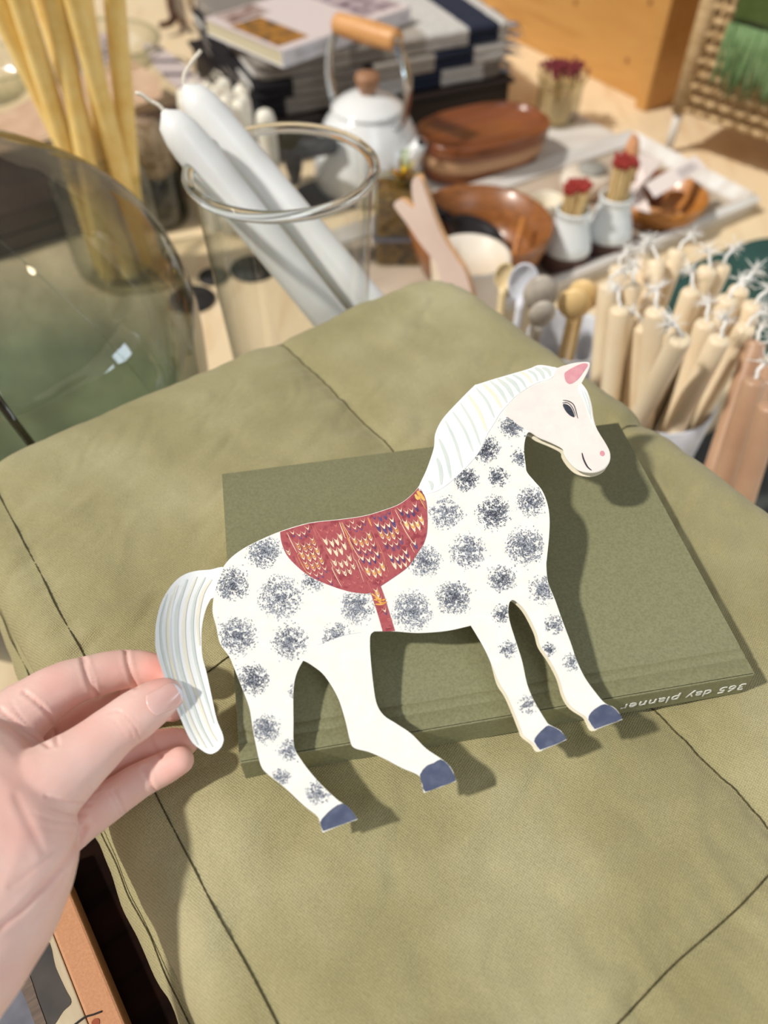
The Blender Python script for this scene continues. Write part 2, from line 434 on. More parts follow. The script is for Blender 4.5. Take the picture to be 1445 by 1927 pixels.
quilt = empty('folded_quilt', (QO.x + QA.x * .15 + QB.x * .2, QO.y + QA.y * .15 + QB.y * .2, 0.200), 0,
              'thick olive green linen quilt folded square, lying under the planner', 'quilt')
obj('upper_fold', slab(NB(), 0, 0, 0.305, 0.47, 0.246, ZQ, r=0.021, du=0.0016, hfun=q_height, rc=0.03, org=QO, ang=Q_ANG, wob=q_wob), M_QUILT, quilt, world=True)
obj('lower_fold', slab(NB(), 0.004, 0.004, 0.3115, 0.47, 0.200, 0.2475, r=0.02, du=0.003, hfun=lambda u, v, e: 0.0007 * noise.noise(Vector((u * 40, v * 40, 0))) if e < 0.02 else -0.003, rc=0.03, org=QO, ang=Q_ANG, wob=q_wob), M_QUILT, quilt, world=True)
def qpt(u, v, up=0.0):
    p = QO + QA * u + QB * v; e = min(u, v, .305 - u, .47 - v); r = 0.021
    k = math.sqrt(max(0, 1 - (1 - max(0, e) / r) ** 2)) if e < r else 1.0
    return Vector((p.x, p.y, (0.246 + ZQ) / 2 + (ZQ - 0.246) / 2 * k + q_height(u, v, e) + up))
M_THREAD = mat('dark_olive_thread', (92, 84, 52), (60, 54, 32), scale=900, rough=0.9)
def seam(fn, L):
    P = [fn(s) + Vector((0, 0, .00038 + .0001 * math.sin(s * 2600))) for s in np.arange(.003, L - .003, .0007)]
    return tube(NB(), P, 0.0003, seg=5)
for a in QL_A:
    obj('stitching', seam(lambda s, a=a: qpt(a + 0.0012 * noise.noise(Vector((s * 30, a * 9, 0))), s), 0.47), M_THREAD, quilt, world=True)
for b in QL_B:
    obj('stitching', seam(lambda s, b=b: qpt(s, b + 0.0012 * noise.noise(Vector((s * 30, b * 9, 0)))), 0.305), M_THREAD, quilt, world=True)
def low_pt(s, k=0):
    p = QO + QA * (0.3100 + 0.0010 * noise.noise(Vector((s * 60, 2, 0)))) + QB * s
    return Vector((p.x, p.y, 0.2408))
obj('edge_stitching', seam(low_pt, 0.46), M_THREAD, quilt, world=True)
# dark stand under the quilt
M_DARK = mat('near_black_wood', (34, 16, 9), (18, 8, 5), scale=6, rough=0.85, spec=0.08, stretch=(1, 14, 14))
st = empty('display_stand', (QO.x + QA.x * .16 + QB.x * .23, QO.y + QA.y * .16 + QB.y * .23, 0.0), Q_ANG, 'dark brown wooden stand under the folded olive quilt', 'stand')
obj('body', box(NB(), (0, 0, 0.096), (0.26, 0.40, 0.192), bev=0.002), M_DARK, st, smooth=False)
obj('top_board', box(NB(), (0, 0.008, 0.1955), (0.275, 0.43, 0.008), bev=0.0015), M_DARK, st, smooth=False)
obj('side_board', box(NB(), (0.217, 0.065, 0.185), (0.17, 0.34, 0.028), bev=0.002), M_DARK, st, smooth=False)
for k in range(4):
    obj('groove_moulding', box(NB(), (0.135 + 0.001 * k, 0, 0.186 - 0.006 * k), (0.004, 0.44, 0.004), bev=0.001), M_DARK, st, smooth=False)

# ================================================================ PLANNER
PT = ZQ + 0.0145
fl_, fr_, br_, bl_ = [G(*p, PT) for p in ((438, 1436), (1398, 1272), (1180, 792), (427, 890))]
pc = (fl_ + fr_ + br_ + bl_) / 4
ex = ((fr_ - fl_) + (br_ - bl_)); ex.z = 0; P_LEN = (ex / 2).length; ex.normalize(); ey = Vector((-ex.y, ex.x, 0))
P_W = (((bl_ - fl_) + (br_ - fr_)) / 2).dot(ey)
P_ANG = math.atan2(ex.y, ex.x)
M_PLAN = mat('olive_textured_cover', (142, 141, 108), (128, 127, 95), scale=1100, rough=0.55, bump=0.25, bscale=1600, bdist=0.0002, spec=0.35)
M_PAGES = mat('planner_pages', (226, 220, 200), (205, 198, 176), scale=400, stretch=(0.02, 0.02, 8), rough=0.8)
pl = empty('planner', (pc.x, pc.y, PT - 0.0140), P_ANG, 'olive green softcover 365 day planner lying on the quilt beneath the paper horse', 'planner')
HL, HW = P_LEN / 2, P_W / 2
TH = 0.014
def grooved_cover():
    bm = NB(); xs = [-HL, HL]
    # cross-section over y (front = spine side at -HW), two pressed hinge lines
    prof = [(-HW, 0.0)]
    for g in (0.0065, 0.0105):
        y = -HW + g; prof += [(y - 0.0007, 0), (y - 0.0002, -0.00035), (y + 0.0003, -0.00035), (y + 0.0008, 0)]
    prof += [(HW - 0.0005, 0), (HW, -0.0004)]
    n = 40
    def zz(x): return TH
    top = [[bm.verts.new((-HL + 2 * HL * i / n, y, TH + z)) for i in range(n + 1)] for y, z in prof]
    bot = [[bm.verts.new((-HL + 2 * HL * i / n, y, TH - 0.0008)) for i in range(n + 1)] for y, z in prof]
    for j in range(len(prof) - 1):
        for i in range(n):
            bm.faces.new((top[j][i], top[j][i + 1], top[j + 1][i + 1], top[j + 1][i]))
            bm.faces.new((bot[j][i], bot[j + 1][i], bot[j + 1][i + 1], bot[j][i + 1]))
    for j in range(len(prof) - 1):
        for i in (0, n):
            q = (top[j][i], top[j + 1][i], bot[j + 1][i], bot[j][i]); bm.faces.new(q)
    for i in range(n):
        bm.faces.new((top[0][i], bot[0][i], bot[0][i + 1], top[0][i + 1])); bm.faces.new((top[-1][i], top[-1][i + 1], bot[-1][i + 1], bot[-1][i]))
    bmesh.ops.recalc_face_normals(bm, faces=bm.faces)
    return bm
obj('front_cover', grooved_cover(), M_PLAN, pl, angle=40)
obj('page_block', box(NB(), (0, 0.0010, TH / 2), (2 * HL - 0.003, 2 * HW - 0.004, TH - 0.0018)), M_PAGES, pl, smooth=False)
obj('back_cover', box(NB(), (0, 0, 0.0004), (2 * HL, 2 * HW, 0.0008)), M_PLAN, pl, smooth=False)
sp = obj('spine', box(NB(), (0, -HW + 0.0002, TH / 2), (2 * HL, 0.0012, TH), bev=0.0005), M_PLAN, pl, smooth=False)
# the printed title, upside down as seen from here
def text_mesh(s, size, depth=0.0001, align='CENTER'):
    c = bpy.data.curves.new('t', 'FONT'); c.body = s; c.size = size; c.extrude = depth; c.align_x = align; c.align_y = 'CENTER'; c.space_character = 1.08
    t = bpy.data.objects.new('t', c); COL.objects.link(t)
    dg = bpy.context.evaluated_depsgraph_get(); dg.update()
    me = bpy.data.meshes.new_from_object(t.evaluated_get(dg)); bpy.data.objects.remove(t); bpy.data.curves.remove(c)
    bm = bmesh.new(); bm.from_mesh(me); bpy.data.meshes.remove(me); return bm
tx = text_mesh('365 day planner', 0.0068)
# the title stands in the spine plane (facing -y), upside down
tx.transform(Matrix.Translation((HL - 0.0245, -HW - 0.0006, 0.0062)) @ Matrix.Rotation(math.pi, 4, 'Y') @ Matrix.Rotation(math.radians(90), 4, 'X'))
M_WHITE_INK = mat('white_ink', (238, 238, 230), rough=0.6)
obj('printed_title', tx, M_WHITE_INK, sp, smooth=False)

# ================================================================ PAPER HORSE
H0 = D(700, 1560, 0.2); zb = ZQ + 0.0165
pb = G(700, 1560, zb); ptop = G(1000, 700, ZQ + 0.056)
slope = (ptop.z - pb.z) / (ptop.y - pb.y)
HN = Vector((0, -slope, 1)).normalized()
def HS(px, py, h=0.0):
    lift = 0.0
    if px < 399: lift = ((399 - px) / 105) ** 2 * 0.010
    p = PL(px, py, pb + HN * (h + lift), HN)
    return p
BODY = [(416,1074),(430,1054),(452,1036),(481,1020),(527,1000),(581,984),(632,978),(682,971),(718,961),(750,949),(771,934),(788,915),(802,885),(816,844),(819,816),(833,788),(861,757),(892,726),(899,723),(944,709),(992,695),(1013,687),(1034,689),(1049,692),(1075,684),(1103,681),(1110,686),(1105,702),(1094,721),(1105,736),(1113,761),(1117,788),(1124,809),(1141,837),(1148,854),(1146,871),(1134,884),(1113,890),(1089,885),(1072,871),(1061,854),(1058,844),(1037,833),(1013,823),(997,813),(990,820),(986,844),(989,875),(992,889),(1006,906),(1020,923),(1030,948),(1034,975),(1033,1010),(1029,1050),(1028,1064),(1031,1095),(1044,1128),(1060,1173),(1074,1210),(1085,1243),(1101,1276),(1122,1305),(1138,1323),(1155,1331),(1165,1342),(1171,1354),(1144,1364),(1118,1374),(1107,1358),(1101,1348),(1076,1331),(1062,1309),(1052,1276),(1035,1243),(1017,1216),(1009,1189),(990,1152),(974,1134),(963,1129),(957,1140),(958,1165),(969,1202),(982,1243),(992,1288),(1006,1321),(1027,1356),(1033,1363),(1052,1373),(1060,1381),(1066,1392),(1039,1404),(1015,1413),(1004,1399),(986,1385),(980,1371),(965,1333),(953,1307),(939,1284),(922,1243),(908,1214),(886,1177),(841,1187),(787,1191),(743,1188),(704,1188),(697,1195),(696,1215),(697,1235),(701,1277),(708,1322),(722,1346),(746,1362),(774,1381),(801,1408),(829,1427),(843,1438),(853,1453),(858,1470),(829,1481),(798,1492),(794,1478),(789,1460),(756,1445),(722,1427),(694,1415),(666,1407),(658,1391),(649,1353),(635,1311),(611,1272),(590,1254),(573,1244),(568,1247),(557,1270),(552,1301),(552,1353),(553,1403),(566,1429),(587,1457),(611,1483),(635,1505),(644,1511),(660,1523),(673,1542),(639,1554),(607,1567),(602,1550),(597,1536),(573,1517),(538,1484),(504,1457),(492,1443),(485,1419),(476,1374),(469,1332),(455,1294),(440,1256),(431,1235),(414,1211),(407,1180),(400,1152),(402,1123),(407,1101),(412,1087)]
SHARP = {(1171,1354),(1118,1374),(1066,1392),(1015,1413),(858,1470),(798,1492),(673,1542),(607,1567),(886,1177),(1094,721),(704,1188)}
def smooth_poly(P, n=4, sharp=SHARP):
    out = []; N = len(P)
    for i in range(N):
        a, b, c, d = P[i - 1], P[i], P[(i + 1) % N], P[(i + 2) % N]
        if b in sharp: a = b
        if c in sharp: d = c
        for k in range(n):
            t = k / n
            out.append(tuple(0.5 * ((2 * b[q]) + (-a[q] + c[q]) * t + (2 * a[q] - 5 * b[q] + 4 * c[q] - d[q]) * t * t + (-a[q] + 3 * b[q] - 3 * c[q] + d[q]) * t ** 3) for q in (0, 1)))
    return out
BODYS = smooth_poly(BODY)
M_CREAM = mat('cream_card', (242, 240, 234), (247, 246, 241), scale=220, rough=0.75, bump=0.08, bscale=1500, spec=0.2)
M_FACE = mat('pink_white_card', (248, 230, 224), (249, 237, 230), scale=160, rough=0.75, spec=0.2)
M_BACKC = mat('back_card', (236, 228, 205), rough=0.8, spec=0.2)
M_MANE = mat('white_mane_card', (249, 251, 251), rough=0.75, spec=0.2)
horse = empty('paper_horse', (pb.x, pb.y, pb.z), 0, 'dappled white cut-out card horse with red marbled saddle, held by its tail above the planner', 'paper horse')
def hplate(name, pts, m, h=0.0, th=0.00035, parent=horse, sm=4, sharp=SHARP, smi=None):
    P = smooth_poly(pts, sm, sharp) if sm > 1 else pts
    if name == 'tail':
        bm = plate(NB(), [(x, y, 0) for x, y in P], 1.0, normal=(0, 0, 1))
        for _ in range(3):
            bmesh.ops.subdivide_edges(bm, edges=[e for e in bm.edges if (e.verts[0].co - e.verts[1].co).length > 9], cuts=1)
            bmesh.ops.triangulate(bm, faces=bm.faces[:])
        for v in bm.verts: v.co = HS(v.co.x, v.co.y, h + v.co.z * th)
        bmesh.ops.recalc_face_normals(bm, faces=bm.faces)
        return obj(name, bm, m, parent, smooth=False, world=True)
    return obj(name, plate(NB(), [HS(x, y, h) for x, y in P], th, normal=HN, side_mi=smi), m, parent, smooth=False, world=True)
hplate('body_panel', BODY, M_CREAM, 0, 0.0004)
BACK = []
for (x, y) in BODY:
    dx, dy = 0, 0
    if x > 975 and y < 960: w = min(1, (960 - y) / 60); dx, dy = -4 * w, 7 * w
    elif 930 < x and y > 1100: dx, dy = -5, 2
    BACK.append((x + dx, y + dy))
hplate('back_panel', BACK, M_BACKC, -0.0032, 0.0004)
TAIL = [(422,1070),(395,1072),(365,1075),(340,1085),(320,1105),(303,1135),(294,1170),(292,1199),(294,1227),(308,1270),(322,1310),(338,1348),(358,1392),(377,1410),(395,1419),(411,1412),(420,1397),(419,1382),(408,1354),(399,1314),(389,1267),(381,1236),(379,1205),(380,1180),(384,1158),(390,1140),(397,1127),(404,1120)]
tail = hplate('tail', TAIL, M_MANE, -0.0006)
MANE = [(788,917),(802,885),(816,844),(819,816),(833,788),(861,757),(892,726),(899,723),(944,709),(992,695),(1013,688),(1034,690),(1047,693),(1037,712),(1009,721),(975,742),(944,774),(930,796),(916,819),(899,854),(864,892),(828,921),(795,930)]
mane = hplate('mane', MANE, M_MANE, 0.0002, 0.00015)
FACE = [(1049,693),(1075,685),(1102,682),(1109,687),(1104,702),(1094,721),(1105,737),(1112,761),(1116,788),(1123,809),(1140,837),(1147,854),(1145,870),(1133,883),(1113,889),(1090,884),(1073,870),(1062,853),(1059,843),(1038,832),(1014,822),(998,812),(985,805),(965,790),(948,776),(975,744),(1009,723),(1037,714)]
hplate('face', FACE, M_FACE, 0.0002, 0.00015)
hplate('forelock', [(1094,722),(1105,738),(1111,762),(1115,788),(1119,802),(1110,786),(1102,764),(1095,745),(1088,730)], M_MANE, 0.00036, 0.0001)
M_PINK = mat('pink_paint', (219, 150, 162), (226, 165, 172), scale=300, rough=0.8, spec=0.2)
hplate('ear', [(1062,704),(1065,718),(1074,722),(1087,714),(1099,698),(1106,686),(1096,684),(1079,691),(1067,698)], M_PINK, 0.00036, 0.0001)
M_INK = mat('dark_ink', (52, 58, 68), (72, 78, 88), scale=500, rough=0.8, spec=0.2)
M_SLATE = mat('slate_hoof_paint', (78, 86, 112), (98, 105, 128), scale=260, rough=0.8, detail=5, spec=0.2, c3=(86, 94, 118))
def stroke(bm, pts, w, h=0.0004, mi=0, n=5):
    P = catmull(pts, n); L, R = [], []
    for i, p in enumerate(P):
        t = P[min(i + 1, len(P) - 1)] - P[max(i - 1, 0)]; t = t / (np.linalg.norm(t) + 1e-9)
        ww = w * (0.25 + 0.75 * math.sin(math.pi * min(max(i / (len(P) - 1), 0.02), 0.98)) ** 0.6)
        L.append((p[0] - t[1] * ww, p[1] + t[0] * ww)); R.append((p[0] + t[1] * ww, p[1] - t[0] * ww))
    A = [bm.verts.new(HS(x, y, h)) for x, y in L]; B = [bm.verts.new(HS(x, y, h)) for x, y in R]
    for i in range(len(A) - 1):
        f = bm.faces.new((A[i], A[i + 1], B[i + 1], B[i])); f.material_index = mi
eb = NB(); plate(eb, [HS(x, y, 0.00042) for x, y in smooth_poly([(1059,761),(1067,761),(1075,768),(1081,784),(1073,782),(1064,773)], 4, set())], 0.00005, normal=HN)
stroke(eb, [(1059,753),(1070,755),(1080,763),(1087,787)], 0.9, 0.00045)
stroke(eb, [(1058,758),(1068,758),(1077,767),(1083,783)], 0.8, 0.00045)
obj('eye', eb, M_INK, horse, smooth=False, world=True)
bm = NB(); stroke(bm, [(1095,852),(1098,864),(1105,878),(1113,885)], 1.5, 0.00045); obj('mouth', bm, M_INK, horse, smooth=False, world=True)
bm = NB(); plate(bm, [HS(1133 + 4.5 * math.cos(a), 853 + 5 * math.sin(a), 0.00042) for a in np.linspace(0, 2 * math.pi, 16)[:-1]], 0.00005, normal=HN)
obj('nostril', bm, M_PINK, horse, smooth=False, world=True)
HOOVES = [[(602,1548),(612,1534),(626,1521),(644,1512),(660,1523),(672,1541),(640,1553),(608,1564)],
          [(790,1458),(803,1441),(816,1436),(829,1429),(843,1439),(852,1454),(857,1469),(829,1480),(800,1490),(795,1477)],
          [(1005,1395),(1012,1382),(1023,1371),(1033,1365),(1052,1374),(1060,1382),(1065,1391),(1039,1403),(1016,1411)],
          [(1107,1354),(1112,1341),(1124,1331),(1138,1325),(1155,1332),(1164,1342),(1170,1353),(1144,1363),(1119,1372)]]
for hf in HOOVES:
    hplate('hoof', hf, M_SLATE, 0.0002, 0.0001, sm=2, sharp={hf[5], hf[-1]})
# stripes on mane, forelock and tail
M_STRG = mat('pale_sage_wash', (226, 231, 222), (214, 224, 220), scale=120, rough=0.8, spec=0.2)
M_STRY = mat('pale_straw_wash', (246, 240, 216), (240, 236, 218), scale=120, rough=0.8, spec=0.2)
bm = NB()
MS = [((806,905),(812,922)), ((822,862),(830,912)), ((826,826),(848,900)), ((838,792),(870,880)), ((852,775),(890,850)), ((866,758),(904,838)), ((880,742),(916,812)), ((896,730),(930,786)), ((908,722),(944,768)), ((922,717),(954,758)), ((936,713),(966,748)), ((950,710),(978,738)), ((964,705),(990,730)), ((979,700),(1001,722)), ((993,697),(1012,717)), ((1006,692),(1024,713)), ((1020,692),(1036,708))]
for (a, b) in MS:
    mx_, my_ = (a[0] + b[0]) / 2 + 3, (a[1] + b[1]) / 2 - 3
    stroke(bm, [a, (mx_, my_), b], random.uniform(2.4, 4.4), 0.0003, mi=0 if random.random() < .6 else 1)
obj('stripes', bm, [M_STRG, M_STRY], mane, smooth=False, world=True)
bm = NB()
TS = [[(316,1118),(304,1165),(304,1210),(314,1255),(332,1310),(352,1362),(372,1402)],
      [(334,1100),(318,1150),(316,1205),(326,1260),(346,1320),(366,1370),(388,1408)],
      [(352,1090),(334,1145),(331,1200),(340,1260),(360,1320),(380,1372),(400,1406)],
      [(370,1085),(350,1140),(346,1195),(354,1255),(374,1318),(393,1370),(408,1395)],
      [(386,1086),(367,1128),(361,1185),(368,1245),(386,1310),(402,1362)],
      [(398,1090),(381,1118),(372,1165),(375,1215)]]
for k, t_ in enumerate(TS): stroke(bm, t_, random.uniform(2.2, 3.4), -0.0004, mi=k % 2, n=12)
obj('stripes', bm, [M_STRG, M_STRY], tail, smooth=False, world=True)
bm = NB(); stroke(bm, [(1099,735),(1107,755),(1112,790)], 1.3, 0.0005); stroke(bm, [(1095,735),(1103,758),(1109,780)], 1.0, 0.0005)
obj('forelock_stripes', bm, M_STRG, horse, smooth=False, world=True)
# marbled saddle
SADDLE = [(527,1001),(581,985),(632,979),(682,972),(718,962),(750,950),(771,935),(789,916),(794,924),(802,944),(804,972),(804,992),(802,1008),(796,1025),(787,1038),(769,1065),(743,1085),(716,1103),(724,1125),(733,1155),(743,1187),(732,1188),(720,1188),(712,1160),(705,1138),(697,1115),(686,1117),(653,1112),(614,1099),(581,1083),(556,1063),(538,1042),(529,1018)]
M_RED = mat('madder_red_paper', (172, 84, 90), (150, 66, 76), scale=330, rough=0.75, detail=4, spec=0.25, c3=(180, 94, 98))
saddle = hplate('saddle', SADDLE, M_RED, 0.0002, 0.00015, sm=3, sharp={(716,1103),(743,1187),(720,1188),(697,1115),(527,1001),(789,916)})
MARB = [mat('marbling_cream', (246, 226, 196), rough=0.8, spec=0.2), mat('marbling_orange', (240, 170, 84), (246, 206, 120), scale=300, rough=0.8, spec=0.2),
        mat('marbling_violet', (104, 92, 140), (86, 70, 110), scale=300, rough=0.8, spec=0.2), mat('marbling_rose', (206, 120, 116), rough=0.8, spec=0.2)]
bm = NB(); SP = smooth_poly(SADDLE, 1, set())
def inside_all(P, poly): return all(pip(p, poly) for p in P)
dvec = np.array([0.30, 0.954]); evec = np.array([0.954, -0.30])      # comb direction and across
def mpt(a, b): return np.array([520.0, 960.0]) + evec * a + dvec * b
cw = 51.0
hcount = 0
for ci in range(-1, 7):
    for s in range(-1, 12):
        b0 = s * 21 + random.uniform(-3, 3) + (ci % 2) * 9
        kind = random.random()
        layers = [(0, 0), (5, 1), (10, 0)] if kind < 0.35 else ([(0, 0), (6, 2)] if kind < 0.62 else ([(0, 0), (5, 0)] if kind < 0.85 else [(0, 3)]))
        rich = random.uniform(0.6, 1.9)
        if ci >= 3 and random.random() < 0.5: layers = [(0, 0), (5, 2), (9, 2)]
        for off, mi in layers:
            nsub = 4
            for k in range(nsub):
                u0 = ci * cw + 7 + k * (cw - 12) / nsub; u1 = u0 + (cw - 12) / nsub
                hang = 13 * math.sin(math.pi * (k + 0.5) / nsub)
                L, R = [], []
                for q in range(9):
                    f = q / 8; a = u0 + (u1 - u0) * f
                    dip = math.sin(math.pi * f) ** 0.8
                    bb = b0 + off + hang + dip * 4.2 - 3.0 * abs(f - 0.5) * 2
                    w = (0.25 + 3.6 * rich * dip ** 2.2) * (0.55 if mi == 3 else 1)
                    L.append(mpt(a + bb * 0.1, bb)); R.append(mpt(a + bb * 0.1, bb + w))
                if not inside_all(L + R, SP): continue
                h = 0.00026 + hcount * 4e-8; hcount += 1
                A = [bm.verts.new(HS(x, y, h)) for x, y in L]; B = [bm.verts.new(HS(x, y, h)) for x, y in R]
                for i in range(8):
                    f_ = bm.faces.new((A[i], A[i + 1], B[i + 1], B[i])); f_.material_index = mi
    # drawn comb lines between the scallop columns
    for rep in range(7):
        aa = ci * cw + random.uniform(-4, 5); fan = (aa - ci * cw) * 1.6; mi_ = random.choice([0, 3, 3, 1, 3]); wd = random.uniform(.35, .8)
        st_ = random.uniform(-20, 130); en = st_ + random.uniform(50, 110)
        Q = [mpt(aa + fan * ((b_ % 45) / 45) ** 2 + b_ * .1, b_) for b_ in np.arange(st_, en, 3.0)]
        run = []
        for q_ in Q + [None]:
            if q_ is not None and pip(q_, SP): run.append(tuple(q_))
            else:
                if len(run) > 3: stroke(bm, run[1:-1] if len(run) > 5 else run, wd, 0.00025, mi=mi_, n=1)
                run = []
for P in ([(699,1117),(712,1126),(722,1131)], [(703,1128),(716,1130),(726,1127)], [(706,1137),(718,1137),(728,1132)], [(704,1121),(716,1134),(725,1134)]):
    stroke(bm, P, 1.6, 0.00027, mi=1, n=4)
for P in ([(712,1155),(728,1138)], [(728,1165),(738,1164)], [(729,1168),(738,1167)], [(727,1181),(736,1180)]):
    stroke(bm, [P[0], ((P[0][0] + P[1][0]) / 2, (P[0][1] + P[1][1]) / 2), P[1]], 0.7, 0.00027, mi=3, n=3)
for P in ([(781,930),(786,938),(791,934)], [(785,924),(792,932),(799,942)]):
    stroke(bm, P, 3.0, 0.00028, mi=1, n=3)
obj('marbling', bm, MARB, saddle, smooth=False, world=True)
# dapples
SPOTS = [(497,1038,32,.6,.9),(437,1100,32,.7,.9),(527,1125,42,.5,.5),(446,1197,38,.6,.7),(545,1207,34,.6,.7),(634,1200,30,.5,.6),(476,1278,31,.85,1),(500,1372,28,.6,.9),(556,1302,15,.45,.6),(545,1412,22,.5,.8),(528,1462,18,.5,.8),(600,1492,24,.55,.7),(588,1092,24,.45,.5),(672,1140,34,.45,.8),(775,1150,38,.5,.9),(854,1124,33,.75,1),(798,1056,32,.5,.7),(880,1037,34,.55,.6),(838,966,32,.45,.5),(928,965,33,.85,.8),(1000,944,29,.65,.8),(988,1028,37,.6,.9),(944,1090,27,.7,.7),(1022,1110,28,.5,.6),(963,802,24,.7,.9),(914,845,27,1,.9),(877,902,24,1,1),(938,898,20,.95,.8),(980,860,18,.6,.8),(944,1155,18,.8,.8),(1044,1176,20,.6,.6),(956,1222,18,.55,.5),(1033,1222,14,.75,.8),(1076,1246,18,.4,.6),(993,1326,18,.5,.5),(795,932,9,.5,.5)]
M_DAB = [mat('dapple_ink', (60, 61, 70), rough=0.85, spec=0.2), mat('dapple_slate', (98, 102, 114), rough=0.85, spec=0.2), mat('dapple_grey', (142, 147, 158), rough=0.85, spec=0.2), mat('dapple_mist', (188, 193, 202), rough=0.85, spec=0.2)]
LEGW = [(596,1216),(650,1195),(704,1186),(704,1330),(660,1420),(560,1250)]
bm = NB(); hc = 0
MP = smooth_poly(MANE, 2, set()); FP = smooth_poly(FACE, 2, set()); BP = smooth_poly(BODY, 1)
for (cx, cy, R, dark, fill) in SPOTS:
    N = int(R * R * 1.35)
    seedx = random.uniform(0, 100)
    ring = [(cx + R * 1.3 * f * math.cos(q), cy + R * 1.3 * f * math.sin(q)) for q in np.linspace(0, 6.28, 24) for f in (1, .6)]
    near = lambda poly: any(pip(p, poly) for p in ring) or any((p[0] - cx) ** 2 + (p[1] - cy) ** 2 < (R * 1.3) ** 2 for p in poly)
    need_body = not all(pip(p, BP) for p in ring)
    avoid = [q for q in (SP, MP, FP, LEGW, *HOOVES) if near(q)]
    for i in range(N):
        wash = i < N * 0.16 * fill
        rr = R * (abs(random.gauss(0, 0.42)) if wash else math.sqrt(random.random()) * 1.08 * (0.78 + 0.34 * random.random()))
        a = random.uniform(0, 2 * math.pi)
        x, y = cx + rr * math.cos(a), cy + rr * math.sin(a)
        d = rr / R
        if not wash and random.random() > 1.25 - 0.85 * d ** 2.5: continue
        nz = noise.noise(Vector((x * 0.11 + seedx, y * 0.11, 0))) + 0.6 * noise.noise(Vector((x * 0.3 + seedx, y * 0.3, 4)))
        if not wash and nz < -0.22 + 0.3 * (1 - fill): continue
        ln = random.uniform(3.0, 6.0) if wash else random.uniform(1.8, 6.0) * (1.15 - 0.35 * d)
        w = random.uniform(2.0, 3.6) if wash else random.uniform(0.7, 1.7)
        th = a + math.pi / 2 + random.gauss(0, 0.6) + 0.5
        dx, dy = math.cos(th) * ln / 2, math.sin(th) * ln / 2; bx, by = -math.sin(th) * w / 2 * 1.2, math.cos(th) * w / 2 * 1.2
        k = random.uniform(-0.25, 0.25) * ln
        ox, oy = -math.sin(th) * k, math.cos(th) * k
        pts = [(x - dx, y - dy), (x + ox + bx, y + oy + by), (x + dx, y + dy), (x + ox - bx, y + oy - by)]
        if need_body and not all(pip(p, BP) for p in pts): continue
        if any(pip(p, q) for q in avoid for p in pts): continue
        v = random.random()
        if wash: mi = 2 if v < 0.25 + 0.5 * dark - 0.3 * d else 3
        else:
            q = dark * (1.0 - 0.62 * d) + random.gauss(0, 0.2)
            mi = 0 if q > 0.74 else (1 if q > 0.42 else (2 if q > 0.16 else 3))
        hc += 1; h = 0.00002 + (0 if wash else 0.00004) + hc * 8e-10
        f = bm.faces.new([bm.verts.new(HS(px_, py_, h)) for px_, py_ in pts]); f.material_index = mi
obj('dapples', bm, M_DAB, horse, smooth=False, world=True)
bm = NB(); stroke(bm, [(597,1214),(625,1203),(650,1195),(680,1190)], 0.45, 0.00004); obj('leg_line', bm, M_DAB[3], horse, smooth=False, world=True)
# ================================================================ HAND
def skin_mat():
    m = bpy.data.materials.new('skin'); m.use_nodes = True
    n, l = m.node_tree.nodes, m.node_tree.links; b = n['Principled BSDF']
    b.inputs['Roughness'].default_value = 0.46; b.inputs['Specular IOR Level'].default_value = 0.35
    b.inputs['Subsurface Weight'].default_value = 0.25; b.inputs['Subsurface Radius'].default_value = (1, 0.35, 0.22); b.inputs['Subsurface Scale'].default_value = 0.003
    tc = n.new('ShaderNodeTexCoord')
    t = n.new('ShaderNodeTexNoise'); t.inputs['Scale'].default_value = 55; t.inputs['Detail'].default_value = 4; l.new(tc.outputs['Object'], t.inputs['Vector'])
    r = n.new('ShaderNodeValToRGB'); e = r.color_ramp.elements
    e[0].position = .32; e[1].position = .7; e[0].color = lin((242, 200, 188)); e[1].color = lin((246, 210, 200)); l.new(t.outputs[0], r.inputs[0])
    at = n.new('ShaderNodeAttribute'); at.attribute_name = 'flush'
    mx = n.new('ShaderNodeMix'); mx.data_type = 'RGBA'; l.new(at.outputs['Fac'], mx.inputs[0]); l.new(r.outputs[0], mx.inputs[6]); mx.inputs[7].default_value = lin((240, 168, 156))
    l.new(mx.outputs[2], b.inputs['Base Color'])
    t2 = n.new('ShaderNodeTexNoise'); t2.inputs['Scale'].default_value = 900; t2.inputs['Detail'].default_value = 3; l.new(tc.outputs['Object'], t2.inputs['Vector'])
    bp = n.new('ShaderNodeBump'); bp.inputs['Strength'].default_value = 0.22; bp.inputs['Distance'].default_value = 0.0002
    l.new(t2.outputs[0], bp.inputs['Height']); l.new(bp.outputs[0], b.inputs['Normal'])
    return m
M_SKIN = skin_mat()
# joints: photo point, distance from the camera plane, radius in photo pixels
INDEX = [(-70,1440,.245,80),(0,1378,.250,68),(70,1322,.255,53),(120,1291,.259,46),(165,1275,.263,41),(210,1263,.267,39),(255,1258,.270,35),(295,1264,.270,31),(322,1276,.268,24)]
MIDDLE = [(-20,1480,.252,64),(60,1430,.262,46),(120,1386,.268,40),(180,1352,.271,38),(240,1330,.2715,35),(290,1326,.270,31),(326,1334,.269,24)]
RING = [(0,1560,.246,64),(70,1515,.254,48),(140,1475,.258,40),(205,1440,.261,37),(265,1415,.262,35),(318,1402,.261,32),(350,1398,.2605,24)]
PINKY = [(20,1640,.236,68),(90,1585,.244,54),(150,1545,.248,43),(205,1508,.2495,38),(255,1474,.2505,34),(305,1448,.2515,31),(338,1431,.252,27)]
THUMB = [(-10,1560,.228,118),(60,1500,.231,88),(120,1453,.235,68),(170,1413,.239,56),(215,1375,.243,49),(255,1346,.246,48),(290,1322,.249,42),(308,1311,.2505,36)]
